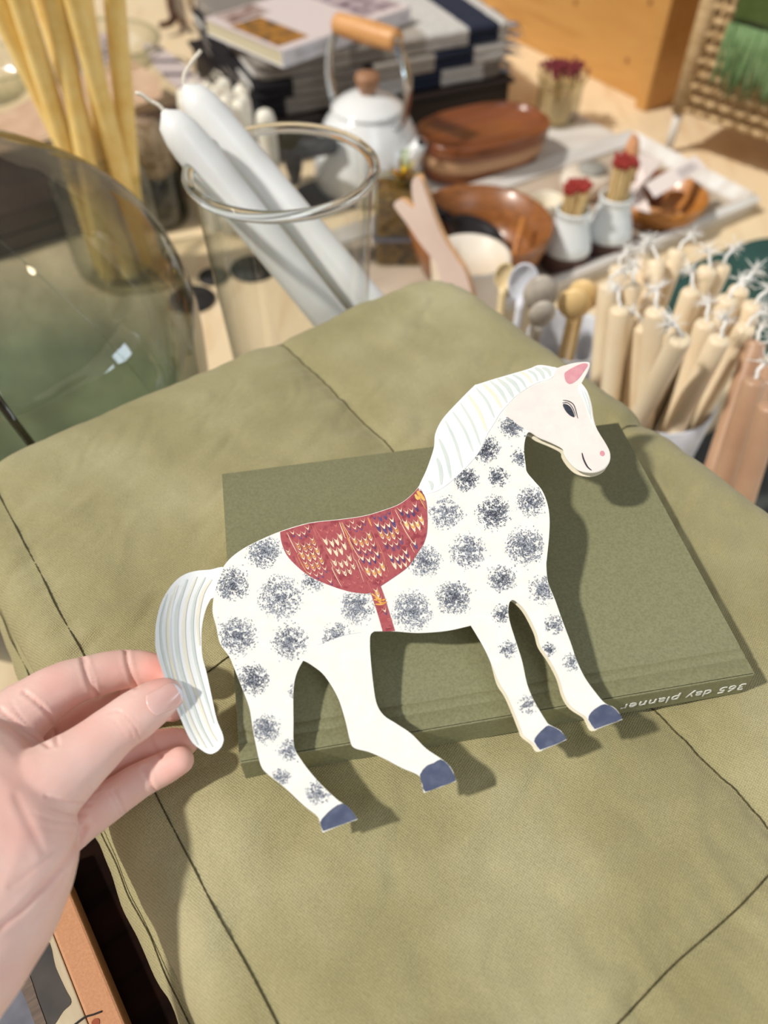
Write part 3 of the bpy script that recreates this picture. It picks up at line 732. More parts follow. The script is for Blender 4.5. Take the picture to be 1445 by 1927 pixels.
PALM = [(-80,1470,.235,130),(-20,1530,.228,130),(10,1600,.222,132),(-10,1680,.215,132),(-50,1750,.208,135),(-110,1830,.200,142),(-180,1920,.192,150),(-260,2020,.184,155)]
LOWER = [(60,1600,.232,84),(40,1660,.224,88),(-20,1740,.215,110),(-60,1790,.209,112)]
WEB = [(30,1405,.246,46),(60,1440,.246,46),(95,1450,.242,52)]
def chain(bm, J, flat=1.0):
    P = catmull([(a, b, c * 1000, d) for a, b, c, d in J], 7)
    for p in P:
        c = D(p[0], p[1], p[2] / 1000); r = p[3] * (p[2] / 1000) / FPX
        t = bmesh.new(); bmesh.ops.create_icosphere(t, subdivisions=3, radius=r)
        if flat != 1.0:
            vd = ray(p[0], p[1]).normalized(); M = Matrix.Identity(3)
            for i in range(3):
                for j in range(3): M[i][j] += (flat - 1) * vd[i] * vd[j]
            t.transform(M.to_4x4())
        t.transform(Matrix.Translation(c))
        me = bpy.data.meshes.new('t'); t.to_mesh(me); t.free(); bm.from_mesh(me); bpy.data.meshes.remove(me)
hb = NB()
chain(hb, INDEX, 0.92); chain(hb, MIDDLE, 0.9); chain(hb, RING, 0.9); chain(hb, PINKY, 0.9); chain(hb, THUMB, 0.85)
chain(hb, PALM, 0.8); chain(hb, LOWER, 0.8); chain(hb, WEB, 0.9)
def remesh(bm, vox, sm=6, fac=0.5):
    me = bpy.data.meshes.new('t'); bm.to_mesh(me); bm.free(); o = bpy.data.objects.new('t', me); COL.objects.link(o)
    m = o.modifiers.new('r', 'REMESH'); m.mode = 'VOXEL'; m.voxel_size = vox; m.adaptivity = 0
    s = o.modifiers.new('s', 'SMOOTH'); s.factor = fac; s.iterations = sm
    dg = bpy.context.evaluated_depsgraph_get(); dg.update()
    out = bpy.data.meshes.new_from_object(o.evaluated_get(dg)); bpy.data.objects.remove(o); bpy.data.meshes.remove(me)
    b = bmesh.new(); b.from_mesh(out); bpy.data.meshes.remove(out); return b
hb = remesh(hb, 0.0007, 7, 0.5)
hb.normal_update()
# creases and folds: (photo polyline, width px, depth mm)
CREASES = [([(155,1236),(161,1262),(170,1288),(184,1312)],5,.55),([(162,1240),(175,1275),(180,1300)],3,.25),([(237,1224),(240,1245),(246,1268),(256,1292)],4.5,.55),
 ([(283,1390),(292,1408),(303,1424)],4.5,.5),([(270,1446),(280,1468),(292,1492)],4.5,.5),([(276,1444),(285,1464)],2.5,.2),([(215,1488),(224,1508),(236,1532)],4,.35),([(206,1492),(216,1512),(226,1534)],3,.3),
 ([(207,1340),(222,1338),(240,1350),(255,1368),(262,1392)],2.4,.32),([(214,1352),(230,1352),(245,1372),(250,1390)],2,.2),([(205,1352),(220,1362),(235,1385)],2,.18),([(226,1332),(243,1342),(258,1358)],1.8,.18),
 ([(45,1302),(70,1322),(92,1345),(103,1375),(108,1400)],4,.6),([(0,1335),(20,1352),(45,1370),(70,1388),(92,1404)],4,.6),([(20,1320),(40,1350),(60,1372)],3,.25),
 ([(85,1498),(110,1505),(140,1512),(170,1514)],3.2,.4),([(95,1520),(130,1530),(160,1534)],2.6,.3),([(60,1530),(100,1543),(150,1550)],3,.25),([(40,1552),(90,1560),(140,1566)],2.6,.22),([(165,1482),(176,1490),(188,1484)],2.5,.25),([(172,1492),(180,1500),(187,1494)],2,.2),
 ([(158,1560),(146,1590),(120,1625),(80,1670),(40,1712),(0,1745)],7,.7),([(128,1640),(100,1690),(60,1740)],4,.25),([(112,1650),(90,1720),(60,1780)],3,.2),
 ([(30,1500),(60,1560),(80,1600)],9,.25),([(100,1600),(60,1640),(20,1668)],6,.2)]
cre = [(catmull(p, 8), w, d) for p, w, d in CREASES]
FLUSH = [(295,1262,40,.95),(215,1258,30,.35),(330,1440,45,.5),(345,1390,40,.6),(330,1300,26,.25),(285,1320,28,.35),(100,1275,40,.35),(20,1480,60,.35),(40,1560,70,.3),(150,1340,50,.4),(250,1380,25,.25)]
flush = []
for v in hb.verts:
    x, y, d = pix(v.co); vd = Vector((v.co.x, v.co.y, v.co.z - CAMZ)).normalized()
    facing = -v.normal.dot(vd)
    s = 0.0
    if facing > 0.15 and -60 < x < 420:
        for P, w, dep in cre:
            m = min((p[0] - x) ** 2 + (p[1] - y) ** 2 for p in P)
            if m < 9 * w * w: s += dep * math.exp(-m / (w * w)) - dep * 0.28 * math.exp(-m / (6 * w * w))
    f = 0.0
    for fx, fy, fr, fa in FLUSH: f = max(f, fa * math.exp(-((fx - x) ** 2 + (fy - y) ** 2) / (fr * fr)))
    f += min(0.4, s * 0.5) if s > 0 else 0
    flush.append(max(0, min(1, f + 0.10 * noise.noise(Vector((x * .02, y * .02, 0))))))
    w2 = 0.00018 * noise.noise(v.co * 160)
    v.co += v.normal * (-s * 0.0016 + w2)
hand = obj('hand', hb, M_SKIN, None, world=True)
at = hand.data.attributes.new('flush', 'FLOAT', 'POINT'); at.data.foreach_set('value', flush)
tag(hand, "bare left hand reaching in from the left edge, pinching the paper horse's tail", 'hand')
# thumb nail
M_NAIL = mat('nail', (240, 190, 180), (246, 206, 198), scale=60, rough=0.22, spec=0.5, coat=0.3)
M_NAILW = mat('nail_free_edge', (232, 230, 238), rough=0.3)
dg = bpy.context.evaluated_depsgraph_get(); dg.update()
from mathutils.bvhtree import BVHTree
bv = BVHTree.FromObject(hand, dg)
def on_hand(px, py, lift):
    o_ = Vector((0, 0, CAMZ)) - hand.location; d_ = ray(px, py).normalized()
    h = bv.ray_cast(o_, d_)
    if h[0] is None: return None
    return h[0] + hand.location + h[1] * lift
# the nail is a rigid curved shell: a grid over (along, across) between its root and its free edge
def nail_mesh():
    bm = NB(); root = np.array([286.0, 1328.0]); tip = np.array([340.0, 1300.0]); ax = (tip - root); L = np.linalg.norm(ax); ax /= L; cr = np.array([-ax[1], ax[0]])
    n_a, n_c = 18, 16
    def q_of(t, c):
        hw = 25 * (0.93 + 0.07 * t) * (1 if t < 0.7 else 0.30 + 0.70 * math.sqrt(max(0, 1 - ((t - 0.7) / 0.31) ** 2)))
        back = (9 * (1 - c * c)) * (1 - t)
        return root + ax * (t * L - back + 4 * (1 - c * c) * t) + cr * c * hw
    T, Z = [], []
    for i in range(n_a + 1):
        for j in range(n_c + 1):
            t, c = i / n_a, -1 + 2 * j / n_c; q = q_of(t, c); h = on_hand(q[0], q[1], 0)
            if h is not None and t < 0.85 and abs(c) < 0.9: T.append([1, t, c, t * t, t * c, c * c]); Z.append(pix(h)[2])
    K = np.linalg.lstsq(np.array(T), np.array(Z), rcond=None)[0]
    grid = []
    for i in range(n_a + 1):
        row = []
        for j in range(n_c + 1):
            t, c = i / n_a, -1 + 2 * j / n_c; q = q_of(t, c); h = on_hand(q[0], q[1], 0)
            dpt = float(np.dot(K, [1, t, c, t * t, t * c, c * c])) - 0.0004
            if h is not None: dpt = min(dpt, pix(h)[2] - 0.0002)
            row.append(bm.verts.new(D(q[0], q[1], dpt)))
        grid.append(row)
    for i in range(n_a):
        for j in range(n_c):
            f = bm.faces.new((grid[i][j], grid[i][j + 1], grid[i + 1][j + 1], grid[i + 1][j])); f.material_index = 1 if i >= n_a - 2 else 0
    bmesh.ops.smooth_vert(bm, verts=bm.verts, factor=0.5, use_axis_x=True, use_axis_y=True, use_axis_z=True)
    bmesh.ops.recalc_face_normals(bm, faces=bm.faces)
    bmesh.ops.solidify(bm, geom=bm.faces[:], thickness=0.0004)
    return bm
nail = obj('thumb_nail', nail_mesh(), [M_NAIL, M_NAILW], hand, world=True)
# ================================================================ BOOK beside the quilt (lower left)
def UV(u, v, z): p = QO + QA * u + QB * v; return Vector((p.x, p.y, z))
bk = empty('picture_book', tuple(UV(.385, .32, .2)), Q_ANG, 'picture book with tan cloth spine and a cloth photograph on its cover, beneath the hand', 'book')
M_TAN = mat('tan_book_cloth', (202, 148, 110), (194, 138, 100), scale=900, rough=0.8, bump=0.15, bscale=1500)
def bx_uv(u0, u1, v0, v1, z0, z1, bev=0.0004):
    c = UV((u0 + u1) / 2, (v0 + v1) / 2, (z0 + z1) / 2); return box(NB(), c, (abs(u1 - u0), abs(v1 - v0), z1 - z0), Q_ANG, bev)
obj('pages', bx_uv(.3345, .437, .167, .448, .2005, .2105), mat('book_pages', (222, 212, 192), rough=.8), bk, smooth=False, world=True)
obj('spine', bx_uv(.3320, .3430, .165, .450, .2000, .2135, .001), M_TAN, bk, smooth=False, world=True)
cvb = obj('cover', bx_uv(.3432, .440, .165, .450, .2106, .2132), mat('cover_photo_cloth', (206, 190, 160), (168, 148, 120), scale=28, rough=.6, stretch=(5, 1, 1), detail=6, lo=.35, hi=.8), bk, smooth=False, world=True)
def on_plane_poly(name, pts, z, m, parent, th=0.0002, sm=4):
    P = smooth_poly(pts, sm, set()) if sm > 1 else pts
    return obj(name, plate(NB(), [G(x, y, z) for x, y in P], th, normal=(0, 0, 1)), m, parent, smooth=False, world=True)
on_plane_poly('printed_dark_shape', [(86,1770),(104,1820),(122,1860),(134,1886),(118,1904),(96,1935),(70,1935),(58,1890),(44,1850),(30,1840)], .2134, mat('print_charcoal', (46, 42, 42), (70, 62, 56), scale=60), cvb)  # dark shape in the cover print
on_plane_poly('printed_grey_cloth', [(-20,1900),(10,1868),(30,1846),(48,1880),(68,1930),(60,1960),(-20,1960)], .2134, mat('print_grey', (120, 122, 134), (88, 88, 98), scale=60), cvb)
on_plane_poly('printed_brown_stick', [(33,1842),(52,1830),(70,1880),(90,1940),(72,1940),(52,1890)], .2137, mat('print_brown', (110, 92, 78), (86, 70, 60), scale=90, stretch=(1, 8, 1)), cvb)
bm = NB(); tube(bm, [G(x, y, .2136) for x, y in catmull([(120,1945),(142,1927),(160,1914),(176,1909),(192,1903)], 4)], 0.00035, seg=5); obj('printed_line', bm, mat('print_black', (30, 26, 26)), cvb, world=True)
on_plane_poly('printed_orange_spot', [(172,1925),(178,1917),(186,1918),(186,1928),(178,1934)], .2138, mat('print_rust', (150, 66, 30)), cvb)

# ================================================================ GLASSWARE BESIDE THE QUILT
GREENG = thin_glass('demijohn_glass', (0.96, 0.955, 0.93), (0.34, 0.34, 0.28), 0.012, smudge=(15, 0.55), foot=((0.26, 0.40, 0.36), 0.13, 0.27))  # foot: dark green reflection of the quilt painted into the lower tint
dc = Vector((-0.270, 0.400, 0))
dj = empty('glass_demijohn', tuple(dc), 0, 'large pear-shaped clear glass demijohn at the left edge behind the quilt', 'bottle')
prof = [(0, .006), (.06, .003), (.096, .006), (.112, .03), (.126, .08), (.138, .135), (.147, .19), (.151, .235), (.149, .262), (.139, .290), (.120, .315), (.095, .335), (.070, .351), (.050, .368), (.038, .390), (.032, .42), (.030, .47)]
P = catmull(prof, 4)
wobf = lambda a, z: 1 + 0.012 * math.sin(a * 3 + z * 14) + 0.006 * math.sin(a * 7 - z * 31)
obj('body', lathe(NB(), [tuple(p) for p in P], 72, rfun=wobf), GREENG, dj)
nb = NB(); lathe(nb, [(.030, .468), (.037, .472), (.038, .480), (.034, .486), (.029, .484), (.028, .474), (.030, .468)], 40); obj('lip', nb, solid_glass('green_rim_glass', (.75, .82, .72)), dj)
for k, a0 in enumerate((-0.45, -0.92)):
    bm = NB(); pts = []
    for r, z in P[8:-6]:
        a = a0 + 0.10 * math.sin(z * 12); pts.append(((r + .0002) * wobf(a, z) * math.cos(a), (r + .0002) * wobf(a, z) * math.sin(a), z))
    tube(bm, pts, 0.0022 if k else 0.0007, seg=6); obj('mould_seam', bm, thin_glass('seam_glass', (.28, .26, .22), (.2, .19, .16)) if k else thin_glass('clear_seam'), dj)

CLEAR = thin_glass('clear_jar_glass', (0.955, 0.96, 0.95), (0.42, 0.44, 0.42), 0.01)
RIMG = solid_glass('rim_glass', (0.93, 0.95, 0.93))
jt = 0.436; jc = D(530, 318, jt); JR = 0.0526; JZ = jc.z
jr = empty('glass_vase', (jc.x, jc.y, 0), 0, 'tall clear glass vase with rolled rim holding four white candles', 'vase')
obj('wall', lathe(NB(), [(0, .010), (.030, .010), (.036, .004), (.0375, .012), (.040, .06), (.0455, JZ * .55), (.0495, JZ * .85), (JR - .0012, JZ - .002)], 72), CLEAR, jr)
bm = NB(); tube(bm, [((JR) * math.cos(a), (JR) * math.sin(a), JZ) for a in np.linspace(0, 2 * math.pi, 73)[:-1]], 0.0033, seg=12, closed=True); obj('rim', bm, RIMG, jr)
obj('base', lathe(NB(), [(0, 0), (.033, 0), (.036, .003), (.034, .009), (0, .009)], 48), RIMG, jr)
def candle_bm(L, r, rt=None, sh=None, taper=0.0, seg=28):
    """dipped candle along +z: flat foot, straight body, rounded shoulder"""
    rt = rt or r * 0.35; sh = sh or r * 1.6
    return lathe(NB(), [(0, 0), (r * 1.02, 0), (r * 1.03, .002), (r, .004), (r * (1 - taper), L - sh), (r * .93 * (1 - taper), L - sh * .62), ((r * .6 + rt * .4) * (1 - taper), L - sh * .25), (rt, L - sh * .06), (rt * .6, L), (0, L + .0003)], seg)
def wick_bm(L, h=0.012, r=0.0009, curl=(1, 0), fray=0, amount=0.007, bend=0.6, rs=1):
    bm = NB(); R = random.Random(rs); pts = []
    for k in range(9):
        s = k / 8; pts.append((curl[0] * h * bend * s * s + 0.0006 * math.sin(9 * s), curl[1] * h * bend * s * s, L - 0.001 + h * s * (1 - 0.25 * s * bend)))
    tube(bm, pts, r, seg=6)
    e = Vector(pts[-1])
    for _ in range(fray):
        d = Vector((R.gauss(0, 1) + curl[0], R.gauss(0, 1) + curl[1], R.gauss(.2, .7))).normalized() * amount * R.uniform(.6, 1.2)
        tube(bm, [e, e + d * .5 + Vector((0, 0, .001 * R.random())), e + d + Vector((0, 0, -.0012 * R.random()))], [.00038, .00030, .00016], seg=4)
    return bm
M_WAXW = mat('white_wax', (240, 240, 238), (246, 246, 245), scale=30, rough=0.32, sss=0.25, spec=0.5)
M_WICKW = mat('white_wick', (244, 238, 226), (225, 212, 190), scale=900, rough=0.95)
# four dinner candles leaning out of the vase over its left rim
wc = [((383, 303), (622, 600), .500, .27, (300, 208), "left white dinner candle in the glass vase, straight wick sticking up", (-.7, -.2), .45, .018),
      ((428, 258), (674, 548), .512, .27, (350, 160), "right white dinner candle in the glass vase, wick curled over", (1, .3), 1.6, .012),
      (None, (676, 592), .538, .22, None, "white dinner candle behind the two long ones in the vase, its tip hidden", (.3, .3), .3, .003)]
for (rp, bp_, tb_, L0, tip, lab, cu, be, wh) in wc:
    pr0 = G(rp[0], rp[1], JZ) if rp else D(480, 322, .476); pb_ = D(*bp_, tb_); d = (pr0 - pb_).normalized()
    s_ = 0 if tip is None else min(np.linspace(-.02, .12, 141), key=lambda q: abs(pix(pr0 + d * q)[1] - tip[1])); p1 = pr0 + d * s_; p0 = pb_ - d * .04
    L = (p1 - p0).length
    c = obj('dinner_candle', candle_bm(L, .0115, .0030, .022), M_WAXW)
    tag(c, lab, 'candle', 'white dinner candles in the glass vase'); aim(c, p0, p1)
    w = obj('wick', wick_bm(L, wh, .0011, cu, 0, bend=be), M_WICKW, c)

# ================================================================ BEESWAX TAPERS IN A MASON JAR
M_BEES = mat('yellow_beeswax', (240, 206, 124), (248, 222, 150), scale=60, rough=0.5, sss=0.25, detail=6, bump=0.15, bscale=500)
mt = .85; mc = D(167, 276, mt); MZ = mc.z; MR = .047
mj = empty('mason_jar', (mc.x, mc.y, 0), 0, 'clear glass jar with ringed neck holding the tall yellow beeswax candles', 'jar')
JARG = thin_glass('jar_glass', (0.93, 0.94, 0.88), (0.35, 0.37, 0.28), 0.01)
obj('wall', lathe(NB(), [(0, .008), (.044, .006), (.053, .012), (.055, .03), (.055, MZ - .045), (.052, MZ - .030), (.046, MZ - .021), (.0445, MZ - .016), (.0445, MZ)], 56), JARG, mj)
for zz in (MZ, MZ - .009, MZ - .016):
    bm = NB(); tube(bm, [(.0455 * math.cos(a), .0455 * math.sin(a), zz) for a in np.linspace(0, 2 * math.pi, 57)[:-1]], 0.0022 if zz == MZ else .0014, seg=10, closed=True); obj('neck_ring', bm, solid_glass('olive_rim_glass', (.82, .84, .70)), mj)
bees = [((-22, -30), (112, 290), .80, 'thick yellow beeswax candle, leftmost in the jar, leaning far out of the picture'),
        ((28, -30), (130, 292), .79, 'yellow beeswax candle in the jar, just inside the leftmost one'),
        ((72, -30), (128, 280), .84, 'yellow beeswax candle in the jar, set back between two front ones on the left'),
        ((98, -30), (152, 295), .79, 'yellow beeswax candle in the jar, front and centre, nearly upright'),
        ((134, -30), (178, 290), .81, 'yellow beeswax candle in the jar, right of the centre one'),
        ((152, -30), (196, 285), .86, 'yellow beeswax candle at the back of the jar, crossing behind the rightmost upright one'),
        ((213, -30), (205, 285), .80, 'upright yellow beeswax candle, rightmost in the jar')]
bsp = [(0, 0)] + [(.0260 * math.cos(a), .0260 * math.sin(a)) for a in np.linspace(0, 2 * math.pi, 7)[:-1]]
bF, bT = pack(mc, [b_[0] for b_ in bees], [b_[2] * .80 for b_ in bees], bsp, .0106, .012, MZ, .0455, 4000, 3)
for (a, b, t, lab), p0, top in zip(bees, bF, bT):
    d = (top - p0).normalized(); L = (top - p0).length + .03
    c = obj('beeswax_candle', candle_bm(L, .0106, .003, .02, .08), M_BEES); tag(c, lab, 'candle', 'beeswax candles in the jar')
    aim(c, p0, p0 + d * L); obj('wick', wick_bm(L, .02), M_WICKW, c)

# dark-filled bottle behind the mason jar
bc = G(262, 432, 0); bc = Vector((-.305, .985, 0))
bt = empty('apothecary_jar', tuple(bc), 0, 'small glass jar of black matches with fluffy brown top, behind the beeswax candle jar', 'jar')
obj('glass', lathe(NB(), [(0, .003), (.038, .003), (.041, .01), (.041, .115), (.036, .125), (.036, .14)], 40), JARG, bt)
obj('black_filling', lathe(NB(), [(0, .006), (.037, .006), (.038, .012), (.038, .070), (0, .072)], 32), mat('black_filling', (16, 15, 16), rough=.5), bt)
obj('brown_filling', lathe(NB(), [(0, .072), (.037, .0725), (.037, .10), (.024, .125), (0, .135)], 32, rfun=lambda a, z: 1 + .06 * math.sin(a * 9 + z * 300)), mat('brown_moss', (128, 100, 74), (170, 148, 124), scale=120, rough=.9, bump=.8, bscale=200), bt)

# ================================================================ FAR LEFT
gb = D(172, 78, 1.30)
gbw = empty('glass_bowl', (gb.x, gb.y, 0), 0, 'wide clear glass bowl at the upper left behind the beeswax candles', 'bowl')
R0 = .112; Z0 = gb.z
obj('wall', lathe(NB(), [(0, .004), (.05, .004), (.075, .012), (.097, Z0 * .5), (.108, Z0 * .8), (R0, Z0)], 64), JARG, gbw)
bm = NB(); tube(bm, [(R0 * math.cos(a), R0 * math.sin(a), Z0) for a in np.linspace(0, 2 * math.pi, 65)[:-1]], 0.003, seg=10, closed=True); obj('rim', bm, solid_glass('olive_rim_glass'), gbw)
lb = empty('paper_label', (gb.x + .0, gb.y - .02, .012), .2, 'small pinkish paper label with dark print standing in the upper left glass bowl', 'label')
LT = Matrix.Rotation(math.radians(62), 4, 'X')
obj('card', box(NB(), (0, 0, .036), (.085, .0009, .065), M=Matrix.Rotation(math.radians(-28), 4, 'X')), mat('pinkish_paper', (214, 196, 188), rough=.8), lb, smooth=False)
bm = NB()
for r_ in range(5):
    for q in range(4):
        box(bm, (-.03 + q * .020 + .002 * (r_ % 2), -.002 - .0045 * (2 - r_) * .5 * -1 - .0008, .055 - r_ * .0085), (.013, .0006, .0028), M=Matrix.Rotation(math.radians(-28), 4, 'X'))
obj('dark_print', bm, mat('dark_print', (70, 62, 62)), lb, smooth=False)
bowl2 = empty('pressed_glass_dish', tuple(G(-8, 185, 0)), 0, 'ribbed pressed glass dish cut off by the left edge', 'dish')
obj('wall', lathe(NB(), [(0, .003), (.045, .003), (.075, .03), (.085, .055)], 60, rfun=lambda a, z: 1 + .03 * math.cos(a * 20)), JARG, bowl2)
bm = NB(); tube(bm, [(.085 * (1 + .03 * math.cos(a * 20)) * math.cos(a), .085 * (1 + .03 * math.cos(a * 20)) * math.sin(a), .055) for a in np.linspace(0, 2 * math.pi, 121)[:-1]], 0.002, seg=8, closed=True); obj('rim', bm, solid_glass('olive_rim_glass'), bowl2)

M_BROWN = wood('dark_brown_board', (68, 36, 12), (50, 24, 8), rough=.35, coat=.2)
def quadbox(name, pts, z0, z1, m, **k):
    P = [G(x, y, z1) for x, y in pts]
    return obj(name, plate(NB(), P, z1 - z0, normal=(0, 0, 1)), m, None, smooth=False, world=True)
# two stacked dark brown box lids with pale lettering
e1 = Vector((.80, .60, 0)); e2 = Vector((-.60, .80, 0))
dbc = Vector((-.405, 1.060, 0)); ang = math.atan2(.60, .80)
for k, (z0, lab) in enumerate([(0.0, 'dark brown lettered box under its twin, left of the glass vase'), (.026, 'dark brown lettered box lid lying on its twin, left of the glass vase')]):
    t = empty('lettered_box', (dbc.x, dbc.y, z0), ang, lab, 'box', 'dark lettered boxes')
    obj('case', box(NB(), (0, 0, .0125), (.40, .17, .025), bev=.002), M_BROWN, t, smooth=False)
    bm = NB(); rr = random.Random(3 + k)
    x = .085
    while x < .185:
        w = rr.choice([.004, .006, .007]); box(bm, (x, -.0853, .0125), (.0012, .0006, .010)); box(bm, (x + w * .45, -.0853, .0125 + rr.choice([-.004, 0, .004])), (w * .8, .0006, .0014)); x += w + .003
    obj('embossed_lettering', bm, mat('pale_lettering', (150, 134, 134)), t, smooth=False)
# striped sleeve and tan paper
sl = quadbox('striped_paper_sleeve', [(268,82),(298,84),(345,118),(400,170),(360,182),(318,150),(290,122)], .052, .056, stripes('sleeve_stripe', [(0, (206, 190, 186)), (.45, (96, 84, 90)), (.7, (206, 190, 186))], .055, 'Y', bump=.05))
tag(sl, 'pale pinkish paper sleeve with a dark stripe beside the grey throws', 'paper')
sp2 = quadbox('kraft_sheet', [(-40,230),(20,205),(130,150),(250,110),(300,150),(305,182),(150,238),(10,284),(-40,300)], .0525, .0535, mat('kraft', (222, 188, 158), (206, 168, 136), scale=30, rough=.7))
tag(sp2, 'flat pale tan sheet lying across the dark lettered boxes', 'paper')
bm = NB()
for pts, r in (([(312,-40),(318,-10),(322,15),(326,34),(318,44),(300,48)], .009), ([(356,-40),(358,0),(362,20)], .006), ([(322,15),(336,36),(344,44)], .006)):
    P = [G(x, y, .02) for x, y in catmull(pts, 5)]; tube(bm, P, [r * (1 - .4 * i / len(P)) for i in range(len(P))], seg=8)
tw = obj('dried_branch', bm, mat('dark_bark', (92, 50, 18), (60, 30, 10), scale=60, bump=.5), world=True); tag(tw, 'dark brown dried branch lying at the top edge left of the throws', 'branch')

# ================================================================ CREAM CANDLES BUNCH, small candle
M_WAXC = mat('cream_wax', (240, 234, 218), (246, 242, 230), scale=40, rough=0.45, sss=0.2)
bc0 = D(400, 172, .93); n = 0
for ring, cnt in ((0, 1), (.0185, 6), (.036, 11)):
    for k in range(cnt):
        a = 2 * math.pi * k / cnt + ring * 20; x, y = bc0.x + ring * math.cos(a), bc0.y + ring * math.sin(a)
        if n == 0:
            proto = obj('bundled_candle', candle_bm(.158, .0088, .0028, .008), M_WAXC); obj('wick', wick_bm(.158, .008, .0012, (1, 0), 7, .006, .8), M_WICKW, proto); o = proto
        else: o = copy_tree(proto)
        tag(o, 'short creamy white candle with frayed wick, one of the upright bunch behind the vase', 'candle', 'bunch of cream candles behind the vase')
        o.location = (x, y, 0); o.rotation_euler = (random.uniform(-.02, .02), random.uniform(-.02, .02), random.uniform(0, 6)); s_ = random.uniform(.97, 1.04); o.scale = (1, 1, s_ * bc0.z / .16); n += 1
sc1 = obj('stub_candle', candle_bm(.10, .013, .006, .012), M_WAXC); tag(sc1, 'single stubby cream candle standing between the candle bunch and the kettle', 'candle'); q = D(497, 206, 1.03); sc1.location = (q.x, q.y, 0); sc1.scale = (1, 1, q.z / .10)

# ================================================================ THROWS
TA = math.radians(24); TF = Vector((-.178, 1.143, 0)); TX = Vector((math.cos(TA), math.sin(TA), 0)); TY = Vector((-math.sin(TA), math.cos(TA), 0))
trunk = empty('low_chest', tuple(TF + TX * .2 + TY * .17), TA, 'dark brown low wooden chest under the stack of wool throws', 'chest')
obj('case', box(NB(), (0, 0, .027), (.42, .36, .054), bev=.006), wood('very_dark_wood', (30, 14, 9), (18, 8, 5), rough=.7), trunk, smooth=False)
obj('lid', box(NB(), (0, 0, .0575), (.43, .37, .006), bev=.002), MATS['very_dark_wood'], trunk, smooth=False)
GR, BLK, LG, NV, BG = (138, 130, 122), (34, 32, 36), (206, 204, 200), (44, 50, 68), (172, 164, 154)
pals = [[(0, GR), (.28, BG), (.34, GR), (.45, GR), (.47, BG), (.62, BG), (.64, LG), (.80, LG), (.81, NV), (.93, NV), (.94, LG)],
        [(0, BLK), (.14, GR), (.40, BLK), (.44, BG), (.66, BG), (.68, NV), (.82, NV), (.84, LG)],
        [(0, BLK), (.10, GR), (.35, LG), (.60, NV), (.72, LG), (.90, GR)]]
TH_ = [(.0608, .085, .40, .34, .000, 2), (.0856, .111, .41, .345, -.004, 1), (.1116, .1365, .405, .34, .003, 0)]
labs = ['navy, grey and black striped wool throw at the bottom of the stack', 'grey striped wool throw in the middle of the stack, navy check at its fold', 'taupe and grey wool throw on top of the stack, under the open-faced book']
for k, (z0, z1, sx, sy, dx, pi_) in enumerate(TH_):
    org = TF + TX * dx + TY * (dx * .5)
    t = empty('wool_throw', (org.x, org.y, z0), TA, labs[k], 'throw', 'folded wool throws in the stack')
    m1 = stripes('throw_%s' % ['check', 'stripe', 'bands'][pi_], pals[pi_], sx + .002, 'X', bump=.8, bscale=260)
    zm = (z1 - z0) / 2
    for q in range(2):
        hf = lambda u, v, e, q=q: .0016 * noise.noise(Vector((u * 14, v * 14, k * 3 + q))) + .0008 * noise.noise(Vector((u * 60, v * 60, k)))
        wf = lambda u, v, e, q=q: ((.004 * noise.noise(Vector((u * 12, v * 12, k * 5 + q)))) * (1 if e < .02 else 0), (.004 * noise.noise(Vector((v * 12, u * 12, k * 7 + q)))) * (1 if e < .02 else 0))
        obj('fold', slab(NB(), 0, 0, sx, sy, zm * q + .0002, zm * (q + 1) + .0006, r=zm * .48, du=.006, hfun=hf, rc=.014, wob=wf), m1, t)
    bm = NB(); R = random.Random(k)
    for q in range(260):
        y = R.uniform(.004, sy - .004); z = R.choice([zm * .5, zm * 1.5]); L = R.uniform(.012, .026)
        tube(bm, [(sx - .004, y, z), (sx + L * .5, y + R.uniform(-.004, .004), z - .002), (sx + L, y + R.uniform(-.008, .008), max(z - R.uniform(.004, .014), .0012))], [.0011, .0009, .0005], seg=4)
    tag(obj('fringe', bm, mat('wool_fringe_grey', (176, 184, 196), (140, 150, 168), scale=80, rough=.95), t), kind='stuff')

# book on the throws
bp0, bp1, bp2 = G(530, 96, .160), G(772, 12, .160), G(447, 15, .160)
bex = (bp1 - bp0); BL = bex.length; bex.normalize(); bey = Vector((-bex.y, bex.x, 0)); BWd = (bp2 - bp0).dot(bey)
bkk = empty('paperback_book', tuple(Vector((bp0.x, bp0.y, .1388)) + bex * BL / 2 + bey * BWd / 2), math.atan2(bex.y, bex.x), 'thick white-spined paperback with photographs on its cover, on top of the wool throws', 'book')
obj('pages', box(NB(), (-.001, .001, .0105), (BL - .005, BWd - .004, .0175)), mat('cream_pages', (226, 216, 186), (206, 196, 164), scale=300, stretch=(.05, .05, 6)), bkk, smooth=False)
M_SPW = mat('white_spine', (226, 226, 234), rough=.5)
obj('back_cover', box(NB(), (0, 0, .001), (BL, BWd, .0015)), M_SPW, bkk, smooth=False)
fcv = obj('front_cover', box(NB(), (0, 0, .0202), (BL, BWd, .0015)), mat('lilac_white_cover', (222, 208, 206), rough=.5), bkk, smooth=False)
spn = obj('spine', box(NB(), (0, -BWd / 2, .0105), (BL, .0014, .0205)), M_SPW, bkk, smooth=False)
for (cx_, cy_, sx_, sy_, m_) in ((-.36, -.10, .22, .62, mat('cover_photo_amber', (120, 84, 40), (52, 46, 30), scale=40, detail=4, c3=(176, 120, 40))),
                                 (-.30, .36, .30, .24, mat('cover_photo_brown', (120, 84, 72), (196, 176, 170), scale=50, detail=4)),
                                 (.33, .02, .30, .86, mat('cover_photo_plum', (110, 90, 100), (206, 186, 190), scale=60, detail=4))):
    obj('cover_photograph', box(NB(), (cx_ * BL, cy_ * BWd, .0211), (sx_ * BL, sy_ * BWd, .0004)), m_, fcv, smooth=False)
